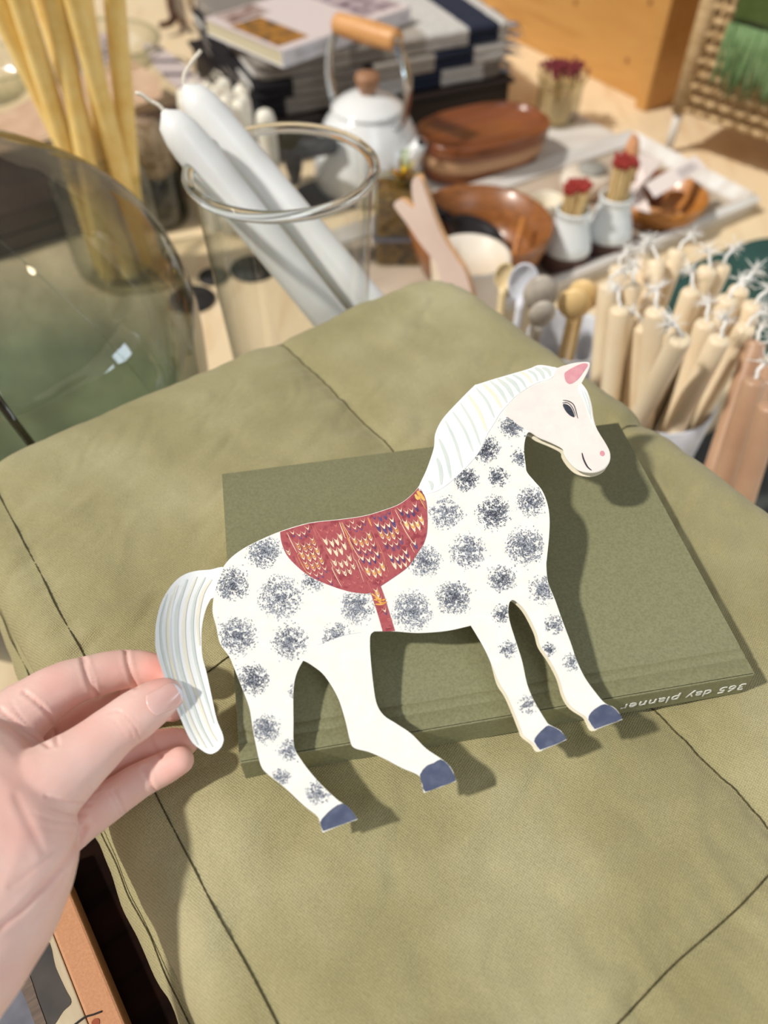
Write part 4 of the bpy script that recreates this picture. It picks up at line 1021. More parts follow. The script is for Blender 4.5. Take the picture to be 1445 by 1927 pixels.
bm = NB(); rr = random.Random(9)
for x0, n_ in ((-.40, 13), (.42, 3)):
    x = x0 * BL
    for q in range(n_):
        h_ = rr.choice([.006, .006, .009]); box(bm, (x, -BWd / 2 - .0009, .0105), (.0011, .0003, h_)); box(bm, (x + .0018, -BWd / 2 - .0009, .0105 + rr.choice([-.0025, 0, .0025])), (.003, .0003, .001)); x += .0062
obj('spine_lettering', bm, mat('grey_lettering', (150, 150, 158)), spn, smooth=False)
# ================================================================ KETTLE
M_ENAM = mat('white_enamel', (238, 240, 240), rough=0.18, coat=0.5)
M_STEEL = mat('brushed_steel', (200, 204, 208), rough=0.18, metal=1)
M_BEECH = wood('beech_wood', (214, 156, 96), (196, 134, 76), rough=.45, scale=10)
kc = Vector((-.022, 1.088, 0)); KA = math.radians(-38)
kt = empty('enamel_kettle', tuple(kc), KA, 'white enamel kettle with wooden grip on its steel bail handle and wooden lid knob', 'kettle')
obj('body', lathe(NB(), [(0, .001), (.068, .001), (.077, .004), (.079, .012), (.078, .026), (.074, .050), (.066, .074), (.057, .090), (.049, .099), (.047, .103), (0, .103)], 64), M_ENAM, kt)
lid = obj('lid', lathe(NB(), [(.049, .1032), (.0495, .106), (.045, .108), (.037, .115), (.022, .121), (0, .123)], 48), M_ENAM, kt)
obj('knob', lathe(NB(), [(0, .121), (.010, .122), (.011, .126), (.0145, .132), (.0165, .141), (.015, .146), (0, .147)], 32), wood('walnut_knob', (178, 134, 102), (154, 110, 80), scale=10), lid)
obj('spout', tube(NB(), [(.052, 0, .040), (.070, 0, .052), (.082, 0, .068), (.090, 0, .082)], [.020, .015, .0105, .0088], seg=20), M_ENAM, kt)
bm = NB(); lathe(bm, [(0, 0), (.0066, 0)], 20); bm.transform(Matrix.Translation((.0903, 0, .0824)) @ Matrix.Rotation(math.radians(35), 4, 'Y')); obj('spout_opening', bm, mat('black_hole', (10, 10, 12)), kt)
for sx in (-1, 1):
    pts = [(sx * .053, 0, .086), (sx * .061, 0, .104), (sx * .066, 0, .130), (sx * .064, 0, .158), (sx * .055, 0, .180), (sx * .044, 0, .192)]
    br = obj('handle_bracket', tube(NB(), catmull(pts, 4), .0085, seg=12, flat=.22), M_STEEL, kt)
    bm = NB(); lathe(bm, [(0, 0), (.004, 0), (.004, .002), (0, .003)], 16); bm.transform(Matrix.Translation((sx * .0555, -.0095, .094)) @ Matrix.Rotation(math.radians(90), 4, 'X')); obj('rivet', bm, M_STEEL, br)
gp = NB(); n_ = 26; pr = []
for k in range(n_):
    x = -.048 + .096 * k / (n_ - 1); r = .0125 + .002 * math.cos(x * 30) - (.0007 if k % 3 == 0 and 5 < k < 20 else 0); pr.append((x, 0, .195, r))
tube(gp, [p[:3] for p in pr], [p[3] for p in pr], seg=24); grip = obj('wooden_grip', gp, mat('orange_beech', (226, 170, 112), (212, 152, 92), scale=20, stretch=(1, 6, 6), rough=.4), kt)
for sx in (-1, 1):
    bm = NB(); lathe(bm, [(0, 0), (.0045, 0), (.0045, .003), (.002, .0035), (0, .002)], 16); bm.transform(Matrix.Translation((sx * .048, 0, .195)) @ Matrix.Rotation(sx * math.radians(90), 4, 'Y')); obj('end_screw', bm, M_STEEL, grip)

# ================================================================ TRAYS AND BOWLS
U1 = Vector((.8387, .5446, 0)); U2 = Vector((-.5446, .8387, 0)); UA = math.atan2(.5446, .8387)
M_WWT = mat('whitewashed_wood', (232, 230, 226), (196, 184, 172), scale=6, stretch=(1, 9, 9), rough=.55, detail=8, lo=.35, hi=.8, bump=.2, bscale=60)
M_WWF = mat('weathered_wood_floor', (206, 190, 170), (164, 146, 128), scale=5, stretch=(1, 9, 9), rough=.65, detail=8, bump=.3, bscale=50)
to = Vector((.208, .819, 0)); tL0, tL1, tW = -.215, .345, .222
tcn = to + U1 * (tL0 + tL1) / 2 + U2 * tW / 2
ty = empty('serving_tray', (tcn.x, tcn.y, 0), UA, 'long whitewashed wooden tray carrying the bowls and match holders', 'tray')
tl = tL1 - tL0
obj('floor_board', box(NB(), (0, 0, .006), (tl - .01, tW - .01, .006), bev=.001), M_WWF, ty, smooth=False)
def rail(p0, p1, name='side_rail'):
    p0, p1 = Vector(p0), Vector(p1); d = (p1 - p0); L = d.length; d.normalize(); nx = Vector((d.y, -d.x, 0))
    bm = NB(); sec = [(-.010, 0), (.005, 0), (.015, .020), (.008, .024), (-.010, .013)]
    A = [bm.verts.new(p0 + nx * a + Vector((0, 0, b))) for a, b in sec]; B = [bm.verts.new(p1 + nx * a + Vector((0, 0, b))) for a, b in sec]
    for i in range(5): j = (i + 1) % 5; bm.faces.new((A[i], A[j], B[j], B[i]))
    bm.faces.new(A[::-1]); bm.faces.new(B); bmesh.ops.recalc_face_normals(bm, faces=bm.faces)
    return obj(name, bm, M_WWT, ty, smooth=False)
h_, w_ = tl / 2, tW / 2
rail((-h_ - .008, -w_, 0), (h_ + .008, -w_, 0)); rail((h_, -w_, 0), (h_, w_, 0), 'end_rail'); rail((h_ + .008, w_, 0), (-h_ - .008, w_, 0)); rail((-h_, w_, 0), (-h_, -w_, 0), 'end_rail')
TZ = .0092
# flat board behind with oval trays
fb = obj('serving_board', box(NB(), (.188, 1.172, .006), (.34, .115, .012), UA, .003), M_WWT, None, smooth=False, world=True); tag(fb, 'pale whitewashed flat board under the oval wooden trays', 'board')
def oval_profile(bm, a, b, z0, z1, wall=.006, seg=72, squ=2.6):
    def ring(k, z): return [bm.verts.new((a * k * math.copysign(abs(math.cos(t)) ** (2 / squ), math.cos(t)), (b - a * (1 - k)) * math.copysign(abs(math.sin(t)) ** (2 / squ), math.sin(t)), z)) for t in np.linspace(0, 2 * math.pi, seg + 1)[:-1]]
    R = [ring(.95, z0), ring(.985, z0 + .003), ring(1, z1 - .002), ring(.99, z1), ring(.955, z1), ring(.94, z1 - .002), ring(.92, z1 - .0075), ring(.5, z1 - .008)]
    for A, B in zip(R, R[1:]):
        for i in range(seg): j = (i + 1) % seg; bm.faces.new((A[i], A[j], B[j], B[i]))
    bm.faces.new(R[0][::-1]); bm.faces.new(R[-1]); return bm
M_ACAC = wood('red_brown_acacia', (150, 86, 48), (108, 58, 28), rough=.28, scale=9, coat=.3)
M_PALEO = wood('pale_tray_wood', (206, 166, 130), (184, 142, 106), rough=.5, scale=8)
oc = G(902, 250, .06)
for k, (m_, a_, b_, z0, z1, lab) in enumerate([(M_ACAC, .091, .058, 0, .020, 'dark oval wooden tray at the bottom of the oval stack'), (M_PALEO, .095, .061, .016, .038, 'pale oval wooden tray in the middle of the oval stack'), (M_ACAC, .098, .064, .034, .056, 'red brown oval wooden tray on top of the oval stack')]):
    t = obj('oval_tray', oval_profile(NB(), a_, b_, z0 - (.0 if k == 0 else 0), z1), m_); tag(t, lab, 'tray', 'stacked oval wooden trays')
    t.location = (oc.x + .002 * k + .002, oc.y + .008, .0125 + .002 * k * 0); t.rotation_euler = (0, 0, UA - .12)
M_BOWL = wood('bowl_acacia', (166, 104, 54), (122, 74, 36), rough=.35, scale=12, coat=.15)
def bowl(name, c, R, H, m, lab, base=.45, th=.006, cat='bowl'):
    o_ = obj(name, lathe(NB(), [(0, .001), (R * base, 0), (R * (base + .2), H * .12), (R * .9, H * .5), (R, H * .96), (R - th * .4, H), (R - th, H * .97), (R * .88 - th, H * .5), (R * (base + .1), H * .18), (0, th)], 64), m)
    o_.location = c; return tag(o_, lab, cat)
b1 = bowl('wooden_bowl', (.114, .850, TZ), .087, .066, M_BOWL, 'large deep wooden bowl with a black ladle inside, on the tray', .6, .008)
# dark ladle and slim spoon in the bowl
def spoon(name, bowl_c, R, hand_end, m, lab, ry=.75, hr=.0035, cat='spoon', tilt=None, hollow=True):
    e_ = empty(name, bowl_c, 0, lab, cat); bc = Vector(bowl_c); he = Vector(hand_end) - bc
    d = he.copy(); d.normalize()
    T = Matrix.Identity(3); z = (Vector((0, 0, 1)) - d * d.z); z.normalize(); y = z.cross(d)
    if tilt: z = (z * math.cos(tilt) + y * math.sin(tilt)); y = z.cross(d)
    M = Matrix((d, y, z)).transposed().to_4x4()
    bm = NB(); prof = [(0, -R * .42), (R * .55, -R * .34), (R * .88, -R * .14), (R, 0), (R * .93, R * .03), (R * .80, -R * .08), (R * .5, -R * .24), (0, -R * .30)] if hollow else [(0, -R * .3), (R * .6, -R * .24), (R, 0), (R * .6, R * .24), (0, R * .3)]
    lathe(bm, prof, 32); bm.transform(M @ Matrix.Diagonal((1, ry, 1, 1))); obj('spoon_bowl', bm, m, e_)
    bm = NB(); tube(bm, [d * R * .85 - z * R * .06, d * R * 1.3, he * .6, he], [hr * 1.2, hr, hr, hr * 1.25], seg=10); obj('handle', bm, m, e_); return e_
M_BLKW = mat('black_wood', (38, 32, 34), (26, 22, 24), scale=40, rough=.4)
spoon('ladle', (.112, .868, .049), .036, (.06, .895, .062), M_BLKW, 'dark nearly black wooden ladle lying in the large wooden bowl', .85, .006)
M_OLIVEW = wood('warm_spoon_wood', (206, 140, 74), (180, 112, 54), scale=14, rough=.4)
spoon('wooden_spoon', (.150, .812, .032), .018, (.166, .858, .072), M_OLIVEW, 'small orange wooden spoon leaning inside the large wooden bowl', .8, .003)
# mug in front of the bowl
M_STONE = mat('cream_stoneware', (236, 226, 212), (214, 196, 172), scale=14, rough=.4, detail=5)
mg = obj('stoneware_cup', lathe(NB(), [(0, 0), (.030, 0), (.033, .004), (.036, .05), (.042, .108), (.041, .111), (.037, .110), (.032, .05), (.030, .010), (0, .008)], 56), M_STONE); mg.location = (.090, .716, 0); tag(mg, 'empty cream marbled stoneware cup in front of the large wooden bowl', 'cup')
# notched pale wooden spatula
SPp = [(783,332),(792,338),(799,358),(812,395),(826,432),(842,462),(858,486),(878,520),(896,600),(905,760),(845,765),(838,600),(826,515),(811,485),(790,458),(768,425),(748,398),(741,386),(745,379),(754,376),(764,381),(772,388),(780,391),(776,372),(774,350),(777,337)]
A0, B0, C0 = D(783, 335, .66), D(745, 385, .70), Vector((.075, .63, .0))
spn_ = (B0 - A0).cross(C0 - A0).normalized(); spn_ = spn_ if spn_.y < 0 else -spn_
pts = [PL(x, y, A0, spn_) for x, y in smooth_poly(SPp, 3, set())]
lowest = min(p.z for p in pts)
so_ = obj('notched_spatula', plate(NB(), [Vector((p.x, p.y, max(p.z, .0005))) for p in pts], .005, normal=spn_, side_mi=1), [mat('pale_pink_wood', (244, 222, 212), (236, 210, 200), scale=20, rough=.6), mat('warm_wood_edge', (216, 168, 122), rough=.6)], None, smooth=False, world=True)
tag(so_, 'pale pinkish wooden spatula with a notched forked top, standing behind the quilt corner', 'spatula')

# match holders
M_TERR = mat('dark_brown_clay', (104, 76, 64), (82, 58, 50), scale=40, rough=.75, bump=.2)
M_WCER = mat('white_ceramic', (232, 238, 240), rough=.3, coat=.2)
M_MST = mat('matchstick_wood', (240, 214, 160), (230, 198, 138), scale=200, stretch=(1, 1, .1), rough=.7); M_MTIP = mat('red_match_tip', (176, 62, 52), (146, 44, 40), scale=700, rough=.8)
M_MTIP2 = mat('maroon_match_tip', (134, 48, 56), (112, 38, 46), scale=700, rough=.8)
def match_proto(name, L, tip):
    bm = NB(); box(bm, (0, 0, L / 2), (.0021, .0021, L)); lathe(bm, [(0, L - .008), (.0018, L - .007), (.0029, L - .003), (.0024, L), (0, L + .0012)], 8, mi=1)
    return obj(name, bm, [M_MST, tip], None, smooth=False)
def holder(c, s, lab, mlab, n, tip, hh, lean=.18):
    e_ = empty('match_holder', c, 0, lab, 'match holder')
    obj('clay_base', lathe(NB(), [(0, 0), (.028 * s, 0), (.0295 * s, .003), (.0300 * s, .021 * s), (.0285 * s, .0235 * s), (0, .0235 * s)], 48), M_TERR, e_)
    obj('ceramic_body', lathe(NB(), [(.0286 * s, .0236 * s), (.0296 * s, .027 * s), (.0270 * s, .038 * s), (.0222 * s, .052 * s), (.0196 * s, .064 * s), (.0192 * s, .070 * s), (.0206 * s, .0715 * s), (.0206 * s, .0745 * s), (.0188 * s, .075 * s), (.0174 * s, .073 * s), (.0174 * s, .050 * s), (.012 * s, .030 * s), (0, .030 * s)], 48), M_WCER, e_)
    pr_ = None; R = random.Random(n)
    for k in range(n):
        rr = .0155 * s * math.sqrt((k + .5) / n); a = k * 2.39996
        o_ = match_proto('match', hh, tip) if pr_ is None else copy_tree(pr_); pr_ = pr_ or o_
        tag(o_, mlab, 'match', mlab.replace('red-tipped match', 'matches').replace('maroon-tipped match', 'matches'))
        o_.location = (c[0] + rr * math.cos(a) * .62, c[1] + rr * math.sin(a) * .62, c[2] + .031 * s)
        k2 = lean * rr / (.0165 * s); o_.rotation_euler = (-math.sin(a) * k2 + R.gauss(0, .015), math.cos(a) * k2 + R.gauss(0, .015), R.uniform(0, 3)); o_.scale = (1, 1, R.uniform(.94, 1.04))
holder((.224, .858, TZ), 1.0, 'white ceramic match holder with brown clay base, nearer the large wooden bowl', 'red-tipped match in the holder nearer the large bowl', 64, M_MTIP, .074, .10)
holder((.281, .890, TZ), 1.0, 'white ceramic match holder with brown clay base, nearer the small tag-filled bowl', 'red-tipped match in the taller bundle beside the small bowl', 52, M_MTIP, .088, .09)
# glass jar of maroon matches at the back
gj = Vector((.272, 1.262, 0)); e_ = empty('match_jar', (gj.x, gj.y, .0125), 0, 'clear glass jar crammed with maroon-tipped matches at the back near the pine crate', 'jar')
obj('wall', lathe(NB(), [(0, .001), (.030, .001), (.033, .004), (.0335, .055), (.036, .060), (.0365, .066)], 48), JARG, e_)
bm = NB(); tube(bm, [(.0365 * math.cos(a), .0365 * math.sin(a), .066) for a in np.linspace(0, 2 * math.pi, 49)[:-1]], .0016, seg=8, closed=True); obj('rim', bm, solid_glass('olive_rim_glass'), e_)
pr_ = None; R = random.Random(5)
for k in range(110):
    rr = .024 * math.sqrt((k + .5) / 110); a = k * 2.39996
    o_ = match_proto('match', .082, M_MTIP2) if pr_ is None else copy_tree(pr_); pr_ = pr_ or o_
    tag(o_, 'maroon-tipped match in the clear glass jar at the back', 'match', 'matches in the clear glass jar')
    o_.location = (gj.x + rr * .8 * math.cos(a), gj.y + rr * .8 * math.sin(a), .0145); k2 = .24 * rr / .024
    o_.rotation_euler = (-math.sin(a) * k2 + R.gauss(0, .02), math.cos(a) * k2 + R.gauss(0, .02), R.uniform(0, 3)); o_.scale = (1, 1, R.uniform(.93, 1.03) - (.06 if rr < .010 else 0))
# tan brush handle behind the holders
bh = obj('brush_handle', tube(NB(), catmull([(.292, .925, TZ), (.300, .940, .05), (.306, .952, .09), (.306, .955, .118), (.303, .953, .128)], 4), [.006, .006, .0065, .007, .0075, .008, .0085, .009, .0092, .0092, .009, .0085, .0075, .006, .004, .003, .002], seg=14), mat('peach_wood', (226, 168, 124), (214, 150, 104), scale=20, rough=.5), None, world=True); tag(bh, 'peach wooden brush handle sticking up behind the taller match holder', 'brush')
# cream dish with grey stone, small cup
cd = G(1104, 338, .03); t = obj('cream_dish', lathe(NB(), [(0, 0), (.020, 0), (.030, .006), (.036, .018), (.034, .028), (.020, .031), (0, .030)], 48), M_STONE); t.location = (cd.x, cd.y, TZ); tag(t, 'rounded cream stoneware lidded dish behind the match holders', 'dish')
t = obj('grey_disc', lathe(NB(), [(0, 0), (.018, 0), (.020, .003), (.018, .006), (0, .006)], 36), mat('grey_stone', (170, 168, 160), (146, 144, 138), scale=60)); t.location = (cd.x + .006, cd.y + .006, TZ + .0305); tag(t, 'grey round disc resting on the cream dish', 'disc')
sc_ = G(1022, 395, .045); t = obj('small_cup', lathe(NB(), [(0, 0), (.014, 0), (.017, .004), (.021, .05), (.020, .0515), (.018, .050), (.014, .008), (0, .006)], 40), mat('ivory_ceramic', (234, 224, 204), (222, 208, 178), scale=30, rough=.4)); t.location = (sc_.x + .004, sc_.y, TZ); tag(t, 'small narrow ivory cup between the large bowl and the match holders', 'cup')
cl = G(965, 345, .012)
# small bowl with price tags and scoops
sb = Vector((.362, .968, TZ)); b2 = bowl('wooden_bowl', tuple(sb), .062, .038, wood('honey_wood', (196, 132, 62), (166, 100, 40), rough=.35, scale=12, coat=.2), 'small honey coloured wooden bowl holding price tags and scoops, at the right of the tray', .5, .005)
spoon('wooden_scoop', (sb.x + .016, sb.y - .020, TZ + .020), .0155, (sb.x - .02, sb.y - .030, TZ + .028), wood('tan_scoop', (206, 150, 96), (184, 126, 74), scale=12), 'small tan wooden scoop lying in the front of the honey coloured bowl', .85, .004, 'scoop')
for (px_, py_, t_, lab) in ((1186, 306, 1.03, 'dark brown wooden scoop handle standing up behind the price tags, left one'), (1250, 325, 1.01, 'dark brown wooden scoop handle standing up behind the price tags, right one')):
    p1 = D(px_, py_, t_); p0 = Vector((sb.x + (p1.x - sb.x) * .25, sb.y + (p1.y - sb.y) * .2 + .005, TZ + .012)); d = p1 - p0
    t = obj('scoop_handle', tube(NB(), [p0, p0 + d * .5, p0 + d * .8, p1, p1 + d * .06], [.006, .008, .013, .014, .008], seg=8, flat=.6), wood('brown_scoop', (140, 88, 56), (112, 66, 40), scale=12), None, smooth=False, world=True); tag(t, lab, 'scoop', 'brown scoop handles in the small bowl')
M_TAG = mat('white_tag_paper', (240, 226, 220), rough=.8)
def price_tag(pts, t0, t1, lab, ln):
    """pts: 4 photo corners, first two nearest (t0), last two farther (t1)"""
    Q = [D(*pts[0], t0), D(*pts[1], t0), D(*pts[2], t1), D(*pts[3], t1)]
    n_ = (Q[1] - Q[0]).cross(Q[3] - Q[0]).normalized(); n_ = n_ if n_.z > 0 else -n_
    base = sum(Q, Vector()) / 4; base.z = min(q.z for q in Q)
    e_ = empty('price_tag', tuple(base), 0, lab, 'price tag', 'paper price tags in the small bowl')
    obj('paper', plate(NB(), Q, .0006, normal=n_), M_TAG, e_, smooth=False, world=True)
    bm = NB()
    for k in range(ln):
        f = .18 + .10 * k
        if f > .82: break
        a = Q[0].lerp(Q[1], f); b = Q[3].lerp(Q[2], f); s0, s1 = .55, .92 - .08 * (k % 2)
        q = [a.lerp(b, s0), a.lerp(b, s1), Q[0].lerp(Q[1], f + .035).lerp(Q[3].lerp(Q[2], f + .035), s1), Q[0].lerp(Q[1], f + .035).lerp(Q[3].lerp(Q[2], f + .035), s0)]
        plate(bm, [v + n_ * .0003 for v in q], .0002, normal=n_)
    obj('printed_lines', bm, mat('tag_print', (130, 120, 122)), e_, smooth=False, world=True)
price_tag([(1180,400),(1226,404),(1205,340),(1165,352)], .985, 1.02, 'white paper price tag hanging over the front left of the small bowl', 7)
price_tag([(1196,372),(1216,340),(1248,300),(1198,288)], 1.0, 1.05, 'white paper price tag standing at the back left of the small bowl', 6)
price_tag([(1232,372),(1214,346),(1308,292),(1328,314)], .975, 1.0, 'long white paper price tag stretched across the small bowl, lying toward the right', 6)

# dark green tray
gt = obj('green_tray', NB(), MATS['white_ceramic']) if False else None
bm = NB(); seg = 72
def ring2(k, z): return [bm.verts.new((.15 * k * math.copysign(abs(math.cos(t)) ** .55, math.cos(t)), .105 * k * math.copysign(abs(math.sin(t)) ** .55, math.sin(t)), z)) for t in np.linspace(0, 2 * math.pi, seg + 1)[:-1]]
RR = [ring2(.93, 0), ring2(1, .010), ring2(.985, .012), ring2(.93, .004), ring2(.5, .003)]
for A, B in zip(RR, RR[1:]):
    for i in range(seg): j = (i + 1) % seg; bm.faces.new((A[i], A[j], B[j], B[i]))
bm.faces.new(RR[0][::-1]); bm.faces.new(RR[-1])
gt = obj('green_tray', bm, mat('dark_teal_enamel', (52, 86, 82), (46, 72, 70), scale=20, rough=.3, coat=.2)); gt.location = (.458, .780, 0); gt.rotation_euler = (0, 0, UA); tag(gt, 'dark teal green rounded tray at the right edge, beyond the cream tapers', 'tray')
dt = obj('table_shade_board', box(NB(), (.385, .525, .004), (.22, .13, .008), UA + .1, .004), mat('shade', (70, 72, 70), (54, 56, 56), scale=30, rough=.6), None, smooth=False, world=True); tag(dt, 'dark slate board in place of the shaded tabletop between the two groups of tapers', 'board')  # dark sheet stands in for shade on the tabletop beside the pot

# ================================================================ CREAM TAPERS
M_TAPER = mat('ivory_taper_wax', (242, 226, 198), (234, 214, 182), scale=20, rough=.4, sss=.2)
M_TAPB = mat('tan_taper_wax', (196, 160, 130), (182, 144, 116), scale=20, rough=.4, sss=.2)
M_COT = mat('cotton_wick', (246, 244, 240), rough=.95)
def pot(c, r, h, lab):
    e_ = empty('candle_pot', tuple(c), 0, lab, 'pot')
    obj('body', lathe(NB(), [(0, 0), (r * .72, 0), (r * .8, .004), (r * .95, h * .6), (r, h), (r * .97, h + .001), (r * .93, h - .002), (r * .88, h * .6), (r * .72, .012), (0, .010)], 56, rfun=lambda a, z: 1 + .006 * math.cos(a * 28)), mat('bluish_white_glaze', (222, 224, 230), (200, 204, 214), scale=40, rough=.35), e_); return e_
pc1 = Vector((.224, .485, 0)); pot(pc1, .050, .125, 'bluish white ceramic pot holding the ivory tapers, right of the quilt')
tapers = [((1145,539),.64,(1,-.4),'far left edge of the ivory bunch, thin wick leaning left'),((1164,505),.67,(1,.6),'second from the left at the back of the ivory bunch'),((1190,539),.645,(.2,1),'back row of the ivory bunch, between its two left-hand pairs'),
 ((1209,483),.68,(.6,.8),'tall at the back of its bunch, wick looping to the right neighbour'),((1236,494),.655,(-.9,.4),'back of the ivory bunch, wick looping to its left neighbour'),((1277,475),.67,(1,.5),'topmost of the ivory bunch, wick arching over to the right'),
 ((1166,585),.60,(-.2,1),'left front of the ivory bunch'),((1234,588),.59,(.1,1),'middle of the ivory bunch, with a fanned star-like wick'),((1211,618),.565,(-1,.5),'front row of the ivory bunch, wick fanned toward the left'),
 ((1302,551),.60,(-.3,1),'centre right of the ivory bunch, against the green tray'),((1334,509),.64,(-.6,.6),'back right of the ivory bunch, frayed wick tufted left'),((1360,502),.65,(.8,.9),'back right of the ivory bunch, frayed wick pointing up right'),
 ((1328,611),.575,(.1,1),'right of centre in the ivory bunch, round frayed tuft on top'),((1281,641),.545,(-1,.4),'nearest of the ivory bunch, standing in front with a folded wick'),((1355,641),.55,(.1,.8),'front right of the ivory bunch with a wide frayed wick'),
 ((1371,566),.60,(.9,.8),'right side of the ivory bunch, behind the two right-leaning ones'),((1394,547),.62,(1,.9),'upper right of the ivory bunch, with a big double tuft'),((1420,577),.585,(1,.6),'rightmost upper taper of the ivory bunch, leaning strongly right'),((1405,619),.565,(1,.5),'rightmost front taper of the ivory bunch, leaning strongly right')]
mean = Vector((1270, 560))
tp = [D(a[0], a[1] - 6, t) for (a, t, c, l_) in tapers]; cx0 = sum(p.x for p in tp) / len(tp); cy0 = sum(p.y for p in tp) / len(tp)
# feet on a packed layout in the pot, matched to the order of the tops
spots = [(0, 0)] + [(.0170 * math.cos(a), .0170 * math.sin(a)) for a in np.linspace(0, 2 * math.pi, 7)[:-1]] + [(.0325 * math.cos(a + .1), .0325 * math.sin(a + .1)) for a in np.linspace(0, 2 * math.pi, 13)[:-1]]
rel = [((p.x - cx0), (p.y - cy0)) for p in tp]
tF, tT = pack(pc1, [(a[0], a[1] - 6) for a, *_ in tapers], [x[1] for x in tapers], spots, .0077, .0125, .125, .0465, 20000, 5)
def taper_at(name, top, ft, m, lab, cu, grp, seed, r=.0077):
    d = top - ft; L = d.length
    c = obj(name, candle_bm(L, r, r * .62, .0036, .0, seg=24), m); tag(c, lab, 'candle', grp); aim(c, ft, top)
    obj('wick', wick_bm(L, .013, .0012, cu, 34, .0115, .55, rs=seed), M_COT, c); return c
for i, (a, t, cu, lab) in enumerate(tapers):
    taper_at('taper_candle', tT[i], tF[i], M_TAPER, 'ivory taper candle, ' + lab, cu, 'ivory tapers in the pot', i + 1)
pc2 = Vector((.248, .335, 0)); pot(pc2, .034, .10, 'bluish white pot at the right edge holding the tan tapers, mostly hidden by the quilt')
for i, (a, t, cu, fo, lab) in enumerate([((1424,640),.56,(.3,.6),(-.012,.016),'tan taper candle farthest back in the right edge group, wick tied in a bow'), ((1421,712),.50,(.5,.3),(-.012,-.006),'tan taper candle in front of the right edge group, wick bending right'),
                                    ((1450,760),.475,(.6,.2),(.006,-.018),'tan taper candle cut off by the right edge, lowest top'), ((1452,672),.54,(.3,.4),(.012,.006),'tan taper candle cut off by the right edge, behind the lowest one'), ((1392,745),.55,(.1,.3),(-.022,.004),'tan taper candle at the left of the right edge group, shadowed')]):
    if i == 4: continue
    taper_at('taper_candle', D(a[0], a[1], t), Vector((pc2.x + fo[0], pc2.y + fo[1], .0125)), M_TAPB, lab, cu, 'tan tapers at the right edge', 40 + i)

# ================================================================ SPOON CUPS behind the quilt
pc3 = Vector((.150, .560, 0)); q_ = D(1085, 640, .66); pc3 = Vector((q_.x, q_.y + .02, 0))
e3 = empty('spoon_cup', tuple(pc3), 0, 'ribbed bluish white cup holding two pale wooden spoons, left of the ivory tapers', 'cup')
obj('body', lathe(NB(), [(0, 0), (.024, 0), (.028, .005), (.034, .08), (.038, .128), (.037, .130), (.035, .128), (.031, .07), (.024, .012), (0, .010)], 56, rfun=lambda a, z: 1 + .012 * math.cos(a * 22)), MATS['bluish_white_glaze'], e3)
M_PSP = wood('pale_spoon_wood', (240, 208, 150), (228, 192, 132), scale=12, rough=.45)
for (px_, py_, t_, lab, dx, ang_) in ((1080, 572, .612, 'pale wooden spoon standing in the ribbed cup, the nearer of two', -.004, .5), (1098, 556, .640, 'pale wooden spoon standing in the ribbed cup, behind its twin', .010, .5)):
    p1 = D(px_, py_, t_); spoon('standing_spoon', tuple(p1), .017, (pc3.x + dx, pc3.y + (.0 if dx < 0 else .014), .015), M_PSP, lab, .78, .0035, 'spoon', tilt=math.radians(0))
pc4 = D(985, 640, .62); pc4 = Vector((pc4.x, pc4.y + .02, 0))
e4 = empty('spoon_cup', tuple(pc4), 0, 'dark olive cup hidden behind the quilt edge holding white and grey spoons', 'cup')
obj('body', lathe(NB(), [(0, 0), (.028, 0), (.031, .004), (.036, .12), (.035, .121), (.033, .119), (.029, .01), (0, .008)], 48), mat('olive_brown_glaze', (112, 90, 50), (92, 72, 40), scale=20, rough=.4), e4)
M_WSP = mat('white_glazed_spoon', (228, 230, 240), rough=.25); M_CSP = mat('cream_spoon', (240, 218, 172), rough=.4); M_GSP = mat('grey_shell_spoon', (196, 186, 172), (160, 150, 140), scale=60, rough=.35)
for k, (px_, py_, t_, m_, R_, dx, dy, lab) in enumerate(((950, 520, .66, M_CSP, .012, -.014, .008, 'cream spoon head peeking over the quilt, left of the white one'), (985, 533, .635, M_WSP, .017, -.004, -.010, 'white glazed spoon head peeking over the quilt edge'), (1017, 553, .60, M_GSP, .018, .012, .006, 'grey shell-like spoon with white rim behind the quilt edge'), (1020, 590, .56, M_GSP, .013, .004, -.016, 'small grey spoon lowest behind the quilt edge'))):
    spoon('standing_spoon', tuple(D(px_, py_, t_)), R_, (pc4.x + dx, pc4.y + dy, .012), m_, lab, .75, .0035)

# ================================================================ small things behind the vase
M_BLK = mat('matt_black', (26, 25, 26), (40, 38, 38), scale=60, rough=.7)
for k, (px_, py_, R_, lab) in enumerate(((476, 508, .028, 'matt black round coaster seen through the lower part of the glass vase'), (362, 566, .027, 'matt black round coaster between the demijohn and the glass vase'), (402, 523, .018, 'small matt black disc at the left foot of the glass vase'))):
    p = G(px_, py_, 0); t = obj('coaster', lathe(NB(), [(0, 0), (R_, 0), (R_ + .001, .002), (R_, .004), (0, .004)], 40), M_BLK); t.location = (p.x, p.y, .0002); tag(t, lab, 'coaster')
bm = NB(); P = smooth_poly([(545,372),(562,352),(600,336),(640,326),(676,338),(690,362),(672,388),(636,392),(602,398),(566,394)], 3, set())
plate(bm, [G(x, y, .004) for x, y in P], .003, normal=(0, 0, 1)); t = obj('black_scarf', bm, M_BLK, None, smooth=False, world=True); tag(t, 'flat black folded cloth seen through the glass vase', 'cloth')
pd = empty('black_brush', tuple(G(556, 345, 0)), 0, 'black wooden brush standing upright behind the glass vase', 'brush')
q = G(556, 345, 0); top_ = D(546, 240, .95); d = Vector((top_.x - q.x, top_.y - q.y, top_.z))
bm = NB(); tube(bm, [Vector((0, 0, .0)), d * .35, d * .7, d], [.006, .012, .0125, .012], seg=12, flat=.5); obj('handle', bm, M_BLK, pd)
